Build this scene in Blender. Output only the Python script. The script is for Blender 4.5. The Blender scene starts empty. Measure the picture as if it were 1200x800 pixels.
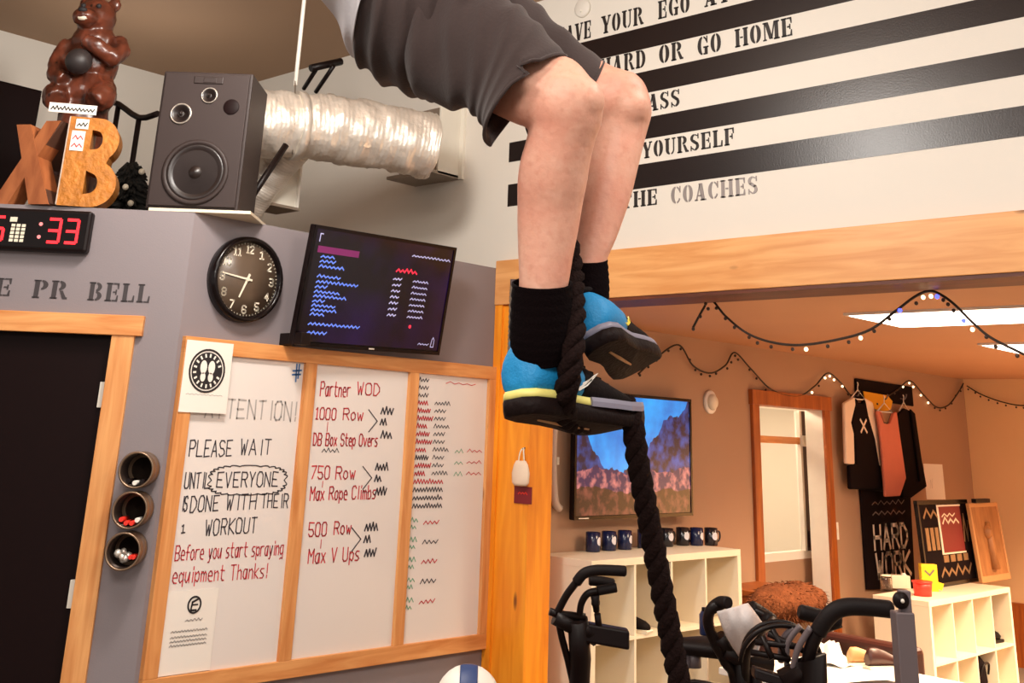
import bpy, bmesh, math, random
from mathutils import Vector, Matrix, Euler, noise
random.seed(7)
scene = bpy.context.scene
col = scene.collection

# ------------------------------------------------------------------ camera
R_ = Vector((0.66780091, -0.74350854, 0.03517084))      # camera right
D_ = Vector((0.27430382, 0.2018973, -0.94021003))       # camera down
F_ = Vector((0.69195329, 0.63752061, 0.33877443))       # camera forward
U_ = -D_
CAM = Vector((0, 0, 1.70)); FPX = 1336.5; PPX, PPY = 600.0, 31.9
cam_d = bpy.data.cameras.new('camera'); cam = bpy.data.objects.new('camera', cam_d); col.objects.link(cam)
m = Matrix.Identity(4)
for i in range(3):
    m[i][0] = R_[i]; m[i][1] = U_[i]; m[i][2] = -F_[i]; m[i][3] = CAM[i]
cam.matrix_world = m
cam_d.sensor_width = 36; cam_d.lens = FPX / 1200 * 36
cam_d.shift_y = (PPY - 400) / 1200; cam_d.clip_start = 0.05
scene.camera = cam

# ------------------------------------------------------------------ light
scene.view_settings.view_transform = 'Standard'; scene.view_settings.look = 'None'
scene.view_settings.gamma = 1; scene.view_settings.use_curve_mapping = False
scene.view_settings.exposure = 0.32
w = bpy.data.worlds.new('world'); scene.world = w; w.use_nodes = True
w.node_tree.nodes['Background'].inputs[0].default_value = (1.0, 0.91, 0.83, 1)
w.node_tree.nodes['Background'].inputs[1].default_value = 0.5

def area(name, loc, size, power, color, rot=(0, 0, 0), sy=None, spread=180):
    l = bpy.data.lights.new(name, 'AREA'); l.energy = power; l.color = color
    l.shape = 'RECTANGLE'; l.size = size; l.size_y = sy or size; l.spread = math.radians(spread)
    o = bpy.data.objects.new(name, l); o.location = loc; o.rotation_euler = rot; col.objects.link(o); return o
def globe(name, loc, power, color, r=.2):
    l = bpy.data.lights.new(name, 'POINT'); l.energy = power; l.color = color; l.shadow_soft_size = r
    o = bpy.data.objects.new(name, l); o.location = loc; col.objects.link(o); return o
WARM = (1.0, 0.94, 0.87)
area('hall_ceiling_light_a', (2.7, -0.2, 3.95), 1.2, 34, WARM, sy=0.6)
globe('hall_fill_a', (2.5, 0.2, 3.6), 38, WARM)  # point light added so upper walls and ceiling catch more light
area('hall_ceiling_light_b', (0.9, 2.9, 3.95), 1.2, 30, WARM, sy=0.6)
globe('hall_globe_b', (2.3, 3.2, 3.6), 132, WARM)
globe('hall_globe_c', (-0.2, 1.2, 3.3), 60, WARM)
area('hall_ceiling_light_c', (-0.9, -0.6, 3.7), 1.6, 78, WARM, (math.radians(25), math.radians(-25), 0), sy=1.0)
area('loft_uplight_fill', (3.4, 6.3, 3.2), 0.5, 5, WARM, (math.pi, 0, 0))  # upward fill added to brighten the loft ceiling, stands for no lamp
ORG = (1.0, 0.70, 0.44)
area('low_room_light_a', (6.03, 2.2, 2.355), 0.6, 74, ORG, sy=1.1, spread=132)
area('low_room_light_b', (7.95, 2.3, 2.355), 0.6, 100, ORG, sy=1.1, spread=132)
area('end_wall_fill', (9.9, 1.2, 2.355), 0.6, 330, ORG, sy=1.1, spread=132)  # extra area light added to brighten the end wall, no panel there
area('low_room_light_d', (6.2, -0.3, 2.355), 0.6, 62, ORG, sy=1.1, spread=132)
area('side_room_light', (8.0, 5.4, 2.3), 0.7, 58, (1.0, 0.80, 0.56))

# ------------------------------------------------------------------ placing helpers
def ray(x, y): return R_ * ((x - PPX) / FPX) + D_ * ((y - PPY) / FPX) + F_
def P(x, y, d): return CAM + ray(x, y) * d
def onX(x, y, X): r = ray(x, y); return CAM + r * (X / r.x)
def onY(x, y, Y): r = ray(x, y); return CAM + r * (Y / r.y)
def onZ(x, y, Z): r = ray(x, y); return CAM + r * ((Z - CAM.z) / r.z)

def frame(o, x, y, z):
    m = Matrix.Identity(4)
    for i in range(3): m[i][0] = x[i]; m[i][1] = y[i]; m[i][2] = z[i]; m[i][3] = o[i]
    return m
Z3 = Vector((0, 0, 1)); I4 = Matrix.Identity(4)
K = math.sqrt(.5)
# local frames of the walls: x to the right as seen, y into the wall, z up
FW = frame((0, 4.4, 0), (1, 0, 0), (0, 1, 0), (0, 0, 1))                 # whiteboard wall / back wall
DW = frame((2.764, 4.4, 0), (K, -K, 0), (K, K, 0), (0, 0, 1))            # angled door wall, x = -s
SW = frame((4.76, 0, 0), (0, -1, 0), (1, 0, 0), (0, 0, 1))               # striped wall, x = -y

# ------------------------------------------------------------------ mesh builder
class MB:
    def __init__(s): s.v = []; s.f = []; s.sm = []
    def add(s, vs, fs, smooth=False):
        n = len(s.v); s.v += [Vector(a) for a in vs]
        s.f += [tuple(i + n for i in f) for f in fs]; s.sm += [smooth] * len(fs); return s
    def box(s, a, b, T=I4, bev=0.0):
        x0, y0, z0 = [min(a[i], b[i]) for i in range(3)]; x1, y1, z1 = [max(a[i], b[i]) for i in range(3)]
        if bev:
            bm = bmesh.new(); bmesh.ops.create_cube(bm, size=1)
            for v in bm.verts: v.co = Vector(((x0 + x1) / 2 + v.co.x * (x1 - x0), (y0 + y1) / 2 + v.co.y * (y1 - y0), (z0 + z1) / 2 + v.co.z * (z1 - z0)))
            bmesh.ops.bevel(bm, geom=bm.edges[:], offset=bev, segments=2, affect='EDGES', profile=.5)
            bm.verts.index_update()
            s.add([T @ v.co for v in bm.verts], [[v.index for v in f.verts] for f in bm.faces]); bm.free(); return s
        vs = [(x, y, z) for x in (x0, x1) for y in (y0, y1) for z in (z0, z1)]
        return s.add([T @ Vector(v) for v in vs], [(0, 1, 3, 2), (4, 6, 7, 5), (0, 4, 5, 1), (2, 3, 7, 6), (0, 2, 6, 4), (1, 5, 7, 3)])
    def loft(s, rings, caps=True, closed=False, smooth=True):
        n = len(rings[0]); vs = [p for r in rings for p in r]; fs = []
        k = len(rings)
        for i in range(k if closed else k - 1):
            a = i * n; b = ((i + 1) % k) * n
            for j in range(n): fs.append((a + j, a + (j + 1) % n, b + (j + 1) % n, b + j))
        s.add(vs, fs, smooth)
        if caps and not closed:
            s.add(rings[0], [tuple(range(n))[::-1]]); s.add(rings[-1], [tuple(range(n))])
        return s
    def tube(s, path, r, n=10, caps=True, closed=False, flat=1.0):
        path = [Vector(p) for p in path]; k = len(path)
        rr = r if isinstance(r, (list, tuple)) else [r] * k
        rings = []; up = None
        for i in range(k):
            if closed: t = (path[(i + 1) % k] - path[i - 1])
            else: t = path[min(i + 1, k - 1)] - path[max(i - 1, 0)]
            t = t.normalized() if t.length > 1e-9 else Vector((0, 0, 1))
            if up is None: up = t.orthogonal().normalized()
            up = (up - t * up.dot(t)); up = up.normalized() if up.length > 1e-6 else t.orthogonal().normalized()
            b = t.cross(up)
            rings.append([path[i] + (up * math.cos(2 * math.pi * j / n) + b * math.sin(2 * math.pi * j / n) * flat) * rr[i] for j in range(n)])
        return s.loft(rings, caps, closed)
    def lathe(s, prof, T=I4, n=24, smooth=True):       # profile (r, h) about local z
        rings = [[T @ Vector((max(r, 1e-4) * math.cos(2 * math.pi * j / n), max(r, 1e-4) * math.sin(2 * math.pi * j / n), h)) for j in range(n)] for r, h in prof]
        return s.loft(rings, True, False, smooth)
    def ball(s, c, r, n=16, T=None):
        r = (r, r, r) if not isinstance(r, (tuple, list)) else r
        T = T or Matrix.Identity(3); c = Vector(c); rings = []
        h = n // 2
        for i in range(h + 1):
            th = math.pi * i / h; sn = max(math.sin(th), 1e-3)
            rings.append([c + T @ Vector((r[0] * sn * math.cos(2 * math.pi * j / n), r[1] * sn * math.sin(2 * math.pi * j / n), -r[2] * math.cos(th))) for j in range(n)])
        return s.loft(rings, True)
    def prism(s, poly, y0, y1, T=I4):                  # polygon in local XZ extruded along local Y
        n = len(poly)
        vs = [T @ Vector((x, y0, z)) for x, z in poly] + [T @ Vector((x, y1, z)) for x, z in poly]
        fs = [tuple(range(n)), tuple(range(2 * n - 1, n - 1, -1))] + [(i, i + n, (i + 1) % n + n, (i + 1) % n) for i in range(n)]
        return s.add(vs, fs)
    def ribbon(s, line, w, y, T=I4):                   # flat stroke in local XZ at depth y, a little thick
        for (x0, z0), (x1, z1) in zip(line[:-1], line[1:]):
            dx, dz = x1 - x0, z1 - z0; L = math.hypot(dx, dz)
            if L < 1e-7: continue
            nx, nz = -dz / L * w / 2, dx / L * w / 2; ex, ez = dx / L * w * .4, dz / L * w * .4
            q = [(x0 - ex + nx, z0 - ez + nz), (x1 + ex + nx, z1 + ez + nz), (x1 + ex - nx, z1 + ez - nz), (x0 - ex - nx, z0 - ez - nz)]
            s.add([T @ Vector((a, y, b)) for a, b in q], [(0, 1, 2, 3)])
        return s
    def disc(s, cx, cz, r, y0, y1, T=I4, n=28, rx=None):
        return s.prism([(cx + (rx or r) * math.cos(2 * math.pi * i / n), cz + r * math.sin(2 * math.pi * i / n)) for i in range(n)], y0, y1, T)
    def ringplate(s, cx, cz, r0, r1, y0, y1, T=I4, n=32):
        rings = [[T @ Vector((cx + r * math.cos(2 * math.pi * i / n), y, cz + r * math.sin(2 * math.pi * i / n))) for i in range(n)] for r, y in ((r0, y1), (r0, y0), (r1, y0), (r1, y1))]
        return s.loft(rings, False, True, False)

def root_loc(o):
    v = Vector((0, 0, 0))
    while o: v = v + o.location; o = o.parent
    return v
def obj(name, mb, mat, parent=None, loc=None, label=None, weld=True):
    """mesh in world coordinates -> object (local to its parent's origin)"""
    base = root_loc(parent) if parent else Vector(loc or (0, 0, 0))
    me = bpy.data.meshes.new(name); me.from_pydata([tuple(v - base) for v in mb.v], [], mb.f)
    for p, sflag in zip(me.polygons, mb.sm): p.use_smooth = sflag
    bm = bmesh.new(); bm.from_mesh(me)
    if weld: bmesh.ops.remove_doubles(bm, verts=bm.verts, dist=1e-6)
    bmesh.ops.recalc_face_normals(bm, faces=bm.faces); bm.to_mesh(me); bm.free()
    o = bpy.data.objects.new(name, me); col.objects.link(o)
    if mat: me.materials.append(mat)
    if parent: o.parent = parent
    else: o.location = base
    if label: o['label'] = label
    return o
def thing(name, label, cat, loc, group=None):
    o = bpy.data.objects.new(name, None); col.objects.link(o); o.location = loc; o.empty_display_size = .05
    o['label'] = label; o['category'] = cat
    if group: o['group'] = group
    return o
def tag(o, label, cat, group=None):
    o['label'] = label; o['category'] = cat
    if group: o['group'] = group
    return o
def struct(name, mb, mat, parent=None):
    o = obj(name, mb, mat, parent); o['kind'] = 'structure'; return o
def dup(o, loc=None, parent=None, label=None):
    c = o.copy(); col.objects.link(c)
    if loc is not None: c.location = loc
    if parent: c.parent = parent
    if label: c['label'] = label
    for ch in o.children: dup(ch, None, c)
    return c
def solid(o, t, offset=0):
    md = o.modifiers.new('solid', 'SOLIDIFY'); md.thickness = t; md.offset = offset; return o
def subsurf(o, n=1):
    md = o.modifiers.new('sub', 'SUBSURF'); md.levels = n; md.render_levels = n; return o
def remeshed(name, mb, mat, parent, voxel, smooth=6, loc=None):
    o = obj(name, mb, None, parent, loc)
    r = o.modifiers.new('r', 'REMESH'); r.mode = 'VOXEL'; r.voxel_size = voxel; r.use_smooth_shade = True
    sm = o.modifiers.new('s', 'SMOOTH'); sm.factor = .5; sm.iterations = smooth
    dg = bpy.context.evaluated_depsgraph_get(); dg.update()
    me = bpy.data.meshes.new_from_object(o.evaluated_get(dg)); o.modifiers.clear()
    old = o.data; o.data = me; bpy.data.meshes.remove(old); me.name = name
    me.materials.clear(); me.materials.append(mat)
    for p in me.polygons: p.use_smooth = True
    return o
def spline(pts, n=8):
    pts = [Vector(p) for p in pts]; out = []
    for i in range(len(pts) - 1):
        p0 = pts[max(i - 1, 0)]; p1 = pts[i]; p2 = pts[i + 1]; p3 = pts[min(i + 2, len(pts) - 1)]
        for k in range(n):
            t = k / n
            out.append(.5 * ((2 * p1) + (p2 - p0) * t + (2 * p0 - 5 * p1 + 4 * p2 - p3) * t * t + (3 * p1 - p0 - 3 * p2 + p3) * t ** 3))
    out.append(pts[-1]); return out

# ------------------------------------------------------------------ materials
def lin(c):
    c = c / 255
    return c / 12.92 if c <= .04045 else ((c + .055) / 1.055) ** 2.4
def rgb(r, g, b): return (lin(r), lin(g), lin(b), 1)
def nodes(name):
    mt = bpy.data.materials.new(name); mt.use_nodes = True; nt = mt.node_tree
    return mt, nt, nt.nodes['Principled BSDF']
def mat(name, c, rough=.6, metal=0, var=.06, nscale=9, bump=0, bscale=60, spec=.5, sheen=0, sub=0):
    mt, nt, bs = nodes(name)
    tc = nt.nodes.new('ShaderNodeTexCoord'); nz = nt.nodes.new('ShaderNodeTexNoise')
    nz.inputs['Scale'].default_value = nscale; nz.inputs['Detail'].default_value = 4
    nt.links.new(tc.outputs['Object'], nz.inputs['Vector'])
    mx = nt.nodes.new('ShaderNodeMix'); mx.data_type = 'RGBA'
    base = rgb(*c); mx.inputs[6].default_value = tuple(x * (1 - var) for x in base[:3]) + (1,)
    mx.inputs[7].default_value = tuple(min(1, x * (1 + var)) for x in base[:3]) + (1,)
    nt.links.new(nz.outputs['Fac'], mx.inputs[0]); nt.links.new(mx.outputs[2], bs.inputs['Base Color'])
    bs.inputs['Roughness'].default_value = rough; bs.inputs['Metallic'].default_value = metal
    bs.inputs['Specular IOR Level'].default_value = spec
    if sheen: bs.inputs['Sheen Weight'].default_value = sheen
    if sub:
        bs.inputs['Subsurface Weight'].default_value = sub; bs.inputs['Subsurface Radius'].default_value = (.012, .005, .003); bs.inputs['Subsurface Scale'].default_value = 1
    if bump:
        n2 = nt.nodes.new('ShaderNodeTexNoise'); n2.inputs['Scale'].default_value = bscale; n2.inputs['Detail'].default_value = 5
        nt.links.new(tc.outputs['Object'], n2.inputs['Vector'])
        b = nt.nodes.new('ShaderNodeBump'); b.inputs['Strength'].default_value = bump; b.inputs['Distance'].default_value = .01
        nt.links.new(n2.outputs['Fac'], b.inputs['Height']); nt.links.new(b.outputs['Normal'], bs.inputs['Normal'])
    return mt
def emit(name, c, s):
    mt, nt, bs = nodes(name); bs.inputs['Base Color'].default_value = rgb(*c)
    bs.inputs['Emission Color'].default_value = rgb(*c); bs.inputs['Emission Strength'].default_value = s; return mt
def wood(name, c1, c2, knot, sc, rough=.5, kscale=(3, 3, 3), kthr=.06):
    mt, nt, bs = nodes(name); L = nt.links
    tc = nt.nodes.new('ShaderNodeTexCoord'); mp = nt.nodes.new('ShaderNodeMapping'); mp.inputs['Scale'].default_value = sc
    L.new(tc.outputs['Object'], mp.inputs['Vector'])
    nz = nt.nodes.new('ShaderNodeTexNoise'); nz.inputs['Scale'].default_value = 1.6; nz.inputs['Detail'].default_value = 6; nz.inputs['Distortion'].default_value = .6
    L.new(mp.outputs[0], nz.inputs['Vector'])
    cr = nt.nodes.new('ShaderNodeValToRGB'); cr.color_ramp.elements[0].position = .33; cr.color_ramp.elements[0].color = rgb(*c2)
    cr.color_ramp.elements[1].position = .66; cr.color_ramp.elements[1].color = rgb(*c1); L.new(nz.outputs['Fac'], cr.inputs[0])
    mp2 = nt.nodes.new('ShaderNodeMapping'); mp2.inputs['Scale'].default_value = kscale; L.new(tc.outputs['Object'], mp2.inputs['Vector'])
    vo = nt.nodes.new('ShaderNodeTexVoronoi'); vo.inputs['Scale'].default_value = 1; L.new(mp2.outputs[0], vo.inputs['Vector'])
    mr = nt.nodes.new('ShaderNodeMapRange'); mr.inputs[1].default_value = kthr * .4; mr.inputs[2].default_value = kthr; mr.inputs[3].default_value = 1; mr.inputs[4].default_value = 0
    L.new(vo.outputs['Distance'], mr.inputs[0])
    mx = nt.nodes.new('ShaderNodeMix'); mx.data_type = 'RGBA'; mx.inputs[7].default_value = rgb(*knot)
    L.new(mr.outputs[0], mx.inputs[0]); L.new(cr.outputs[0], mx.inputs[6]); L.new(mx.outputs[2], bs.inputs['Base Color'])
    bs.inputs['Roughness'].default_value = rough
    b = nt.nodes.new('ShaderNodeBump'); b.inputs['Strength'].default_value = .12; b.inputs['Distance'].default_value = .003
    L.new(nz.outputs['Fac'], b.inputs['Height']); L.new(b.outputs['Normal'], bs.inputs['Normal'])
    return mt
PINE1, PINE2, KNOT = (232, 168, 104), (205, 130, 68), (96, 48, 22)
M = {}
M['white_wall'] = mat('white wall paint', (220, 213, 202), .55, var=.02, nscale=2, bump=.05, bscale=150)
M['grey_wall'] = mat('grey wall paint', (134, 125, 128), .5, var=.04, nscale=3, bump=.05, bscale=150)
M['taupe_wall'] = mat('taupe wall paint', (172, 136, 108), .6, var=.04, nscale=3, bump=.05, bscale=150)
M['peach_wall'] = mat('end wall paint', (240, 200, 150), .6, var=.04, nscale=3)
M['low_ceiling'] = mat('low ceiling paint', (192, 142, 104), .7, var=.05, nscale=2)
M['ceiling'] = mat('hall ceiling paint', (158, 126, 98), .7, var=.04, nscale=2)
M['floor'] = mat('rubber floor', (122, 108, 96), .7, var=.25, nscale=120)
M['stripe'] = mat('gloss black wall paint', (24, 13, 13), .32, var=.1, nscale=6, bump=.06, bscale=120)
M['letter'] = mat('flat black lettering', (34, 26, 24), .5)
M['letter_grey'] = mat('silver lettering', (150, 142, 140), .35, metal=.3)
M['letter_wall'] = mat('charcoal lettering', (58, 52, 54), .5)
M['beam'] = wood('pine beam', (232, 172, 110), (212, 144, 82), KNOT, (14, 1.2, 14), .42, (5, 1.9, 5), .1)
M['beam_dark'] = wood('darker beam underside', (104, 48, 20), (76, 30, 12), KNOT, (14, 1.2, 14), .5)  # beam grain in a much darker brown for the underside
M['pine_v'] = wood('pine upright', PINE1, PINE2, KNOT, (16, 16, 1.3), .5, (7, 7, 2.0), .11)
M['pine_h'] = wood('pine rail', PINE1, PINE2, KNOT, (1.6, 1.6, 18), .5, (2.4, 2.4, 7), .11)
M['post'] = wood('varnished post', (252, 164, 40), (230, 130, 20), (130, 62, 12), (12, 12, 1.1), .38, (5, 5, 1.6), .08)
M['oak'] = wood('orange door casing', (176, 94, 32), (140, 66, 18), (80, 34, 10), (14, 14, 1.5), .45, (5, 5, 1.5), .05)
M['black_door'] = mat('black door paint', (22, 8, 8), .5, spec=.12)
M['hinge'] = mat('brushed hinge', (226, 220, 208), .45)
M['white_board'] = mat('whiteboard enamel', (232, 225, 219), .25, var=.015, nscale=2)
M['paper'] = mat('paper', (240, 234, 224), .8, var=.01)
M['ink'] = mat('black ink', (32, 28, 30), .7)
M['black_marker'] = mat('black marker', (62, 58, 66), .6, var=.2, nscale=40)
M['faint_marker'] = mat('faded marker', (178, 172, 168), .6, var=.1, nscale=40)
M['red_marker'] = mat('red marker', (206, 58, 68), .6, var=.15, nscale=40)
M['green_marker'] = mat('green marker', (110, 172, 138), .6, var=.2, nscale=40)
M['blue_marker'] = mat('blue marker', (60, 110, 170), .6)
M['black_plastic'] = mat('black plastic', (20, 10, 10), .45, spec=.2)
M['black_gloss'] = mat('gloss black plastic', (14, 7, 8), .2, spec=.3)
M['dark_metal'] = mat('black powder coat', (20, 11, 10), .42, bump=.03, spec=.22)
M['grip'] = mat('foam grip', (20, 13, 13), .6, bump=.1, bscale=200, spec=.2)
M['rubber'] = mat('black rubber', (20, 10, 10), .55, spec=.2)
M['speaker'] = mat('charcoal vinyl cabinet', (50, 40, 38), .5, bump=.06, bscale=220, spec=.3)
M['speaker_front'] = mat('speaker baffle', (52, 41, 39), .6, spec=.3)
M['cone'] = mat('paper cone', (34, 25, 23), .35)
M['silver_ring'] = mat('silver trim ring', (190, 182, 172), .3, metal=.7)
M['foil'] = mat('foil duct', (236, 228, 216), .36, metal=.6, var=.10, bump=1.0, bscale=16)
M['vent'] = mat('vent box paint', (226, 220, 206), .5)
M['galv_and_shade'] = mat('galvanised steel and vent shade', (150, 136, 122), .4, metal=.5)
M['clock_face'] = mat('clock dial', (92, 76, 62), .35)
M['cream'] = mat('cream paint', (232, 222, 200), .5)
M['white'] = mat('white paint', (236, 230, 220), .5)
M['shelf'] = mat('white shelf laminate', (232, 220, 196), .4, var=.015)
def skin_mat():
    mt = mat('skin', (226, 170, 146), .5, var=.05, nscale=18, bump=.15, bscale=70, spec=.4, sub=.1); nt = mt.node_tree; L = nt.links; N = nt.nodes.new
    bs = nt.nodes['Principled BSDF']; src = bs.inputs['Base Color'].links[0].from_socket; tc = [n for n in nt.nodes if n.type == 'TEX_COORD'][0]
    for sc_, lo, hi, c, k in ((9, .42, .75, (208, 124, 102), .55), (75, .5, .8, (198, 124, 102), .4), (30, .5, .8, (240, 196, 172), .4)):
        nz = N('ShaderNodeTexNoise'); nz.inputs['Scale'].default_value = sc_; nz.inputs['Detail'].default_value = 3; L.new(tc.outputs['Object'], nz.inputs['Vector'])
        mr = N('ShaderNodeMapRange'); mr.inputs[1].default_value = lo; mr.inputs[2].default_value = hi; mr.inputs[4].default_value = k; L.new(nz.outputs['Fac'], mr.inputs[0])
        mx = N('ShaderNodeMix'); mx.data_type = 'RGBA'; mx.inputs[7].default_value = rgb(*c); L.new(mr.outputs[0], mx.inputs[0]); L.new(src, mx.inputs[6]); src = mx.outputs[2]
    L.new(src, bs.inputs['Base Color']); return mt
M['skin'] = skin_mat()
M['shorts'] = mat('charcoal shorts', (62, 50, 48), .85, var=.08, bump=.12, bscale=160, sheen=.15, spec=.2)
M['shirt'] = mat('light grey shirt', (196, 192, 196), .9, bump=.1, bscale=160)
M['sock'] = mat('black sock', (12, 5, 6), .95, bump=.3, bscale=240, spec=.06)
M['shoe_blue'] = mat('blue knit', (12, 132, 190), .6, var=.15, nscale=60, bump=.2, bscale=220)
M['shoe_black'] = mat('black shoe mesh', (18, 10, 10), .75, bump=.2, bscale=220, spec=.15)
M['outsole'] = mat('dark outsole', (20, 7, 6), .65, bump=.25, bscale=120, spec=.15)
M['midsole'] = mat('lime midsole', (226, 214, 120), .5)
M['midsole_grey'] = mat('grey midsole', (128, 124, 140), .5)
M['yellow'] = mat('yellow mark', (232, 210, 70), .5)
M['rope'] = mat('black rope fibre', (26, 13, 11), .85, var=.35, nscale=90, bump=.6, bscale=160, spec=.1)
M['hair'] = mat('brown hair', (60, 40, 28), .8, bump=.4)
M['carved'] = wood('stained carved wood', (108, 54, 36), (56, 26, 17), (26, 12, 8), (10, 10, 4), .3, (14, 14, 9), .12)
M['black_ball'] = mat('black iron', (44, 38, 38), .5, bump=.05)
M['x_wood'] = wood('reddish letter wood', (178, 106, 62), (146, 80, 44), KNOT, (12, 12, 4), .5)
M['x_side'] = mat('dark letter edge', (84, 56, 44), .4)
M['gold'] = mat('gilded letter', (172, 104, 22), .38, metal=.25, var=.5, nscale=22, bump=.35, bscale=40)
M['ltgrey'] = mat('pale letter edge', (190, 172, 156), .4)
M['red_led'] = emit('red led', (255, 34, 44), 1.5)
M['pinkdot'] = emit('dim led', (230, 120, 120), .8)
M['panel_light'] = emit('fluorescent panel', (255, 244, 226), 5.0)
M['bulb_w'] = emit('warm fairy bulb', (255, 226, 180), 2.2)
M['bulb_b'] = emit('blue fairy bulb', (70, 80, 255), 3)
M['bulb_off'] = mat('unlit bulb', (60, 40, 30), .3)
M['wire'] = mat('green black wire', (40, 26, 18), .6)
M['ui_blue'] = emit('screen blue text', (96, 130, 230), .42)
M['ui_white'] = emit('screen pale text', (170, 170, 210), .42)
M['ui_red'] = emit('screen red', (230, 40, 70), .55)
M['ui_purple'] = emit('screen purple', (110, 30, 90), .3)
M['mug_navy'] = mat('navy glaze', (22, 28, 62), .2)
M['mug_black'] = mat('black glaze', (22, 20, 26), .2)
M['logo'] = mat('white print', (214, 214, 222), .4)
M['towel'] = mat('white towel', (214, 206, 204), .95, bump=.25, bscale=120)
M['bottle_blue'] = mat('navy bottle', (26, 38, 72), .3)
M['fur'] = mat('auburn fur', (112, 64, 38), .95, var=.6, nscale=24, bump=.8, bscale=80, spec=.1)
M['brown_leather'] = mat('dark brown leather', (56, 22, 14), .4, bump=.1)
M['orange_wood'] = wood('orange chest wood', (168, 92, 34), (140, 70, 22), KNOT, (3, 3, 14), .45)
M['pink'] = mat('coral jersey', (206, 116, 92), .9, bump=.1)
M['black_cloth'] = mat('black jersey', (20, 11, 13), .9, bump=.1, spec=.1)
M['white_cloth'] = mat('white jersey', (236, 214, 190), .9, bump=.1)
M['mustard'] = mat('mustard cloth', (222, 158, 20), .85)
M['banner'] = mat('black banner cloth', (22, 11, 13), .85, spec=.1)
M['bannertext'] = mat('cream print', (236, 222, 204), .7)
M['banner_dim'] = mat('worn grey print', (120, 104, 96), .7)
M['maroon'] = mat('maroon card', (120, 20, 30), .5)
M['bronze'] = mat('bronze print', (150, 118, 84), .4, metal=.4, var=.3, nscale=30)
M['box_yellow'] = mat('yellow card', (240, 200, 30), .5)
M['box_red'] = mat('red plastic', (230, 50, 34), .4)
M['brown_board'] = wood('brown board', (168, 114, 66), (140, 90, 48), KNOT, (10, 10, 3), .5)
M['board_frame'] = mat('tan frame', (190, 138, 88), .5)
M['seal_navy'] = mat('navy leather', (40, 62, 110), .5)
M['ball_white'] = mat('white vinyl', (232, 226, 216), .5, bump=.08)
M['tin'] = mat('tin can', (150, 126, 104), .3, metal=.7)
M['tin_in'] = mat('tin inside', (52, 40, 34), .35, metal=.6)
M['plant'] = mat('dark needles', (26, 24, 20), .9)
M['steel'] = mat('grey aluminium', (104, 92, 94), .45, metal=.1)
mt, nt, bs = nodes('clear glass'); bs.inputs['Transmission Weight'].default_value = 1; bs.inputs['Roughness'].default_value = .0; bs.inputs['IOR'].default_value = 1.03
M['glass'] = mt
mt, nt, bs = nodes('jar glass'); bs.inputs['Transmission Weight'].default_value = 1; bs.inputs['Roughness'].default_value = .04; bs.inputs['IOR'].default_value = 1.45
M['jar_glass'] = mt
mt, nt, bs = nodes('clock glass'); bs.inputs['Transmission Weight'].default_value = 1; bs.inputs['Roughness'].default_value = .02; bs.inputs['IOR'].default_value = 1.3
M['clear'] = mt

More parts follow.
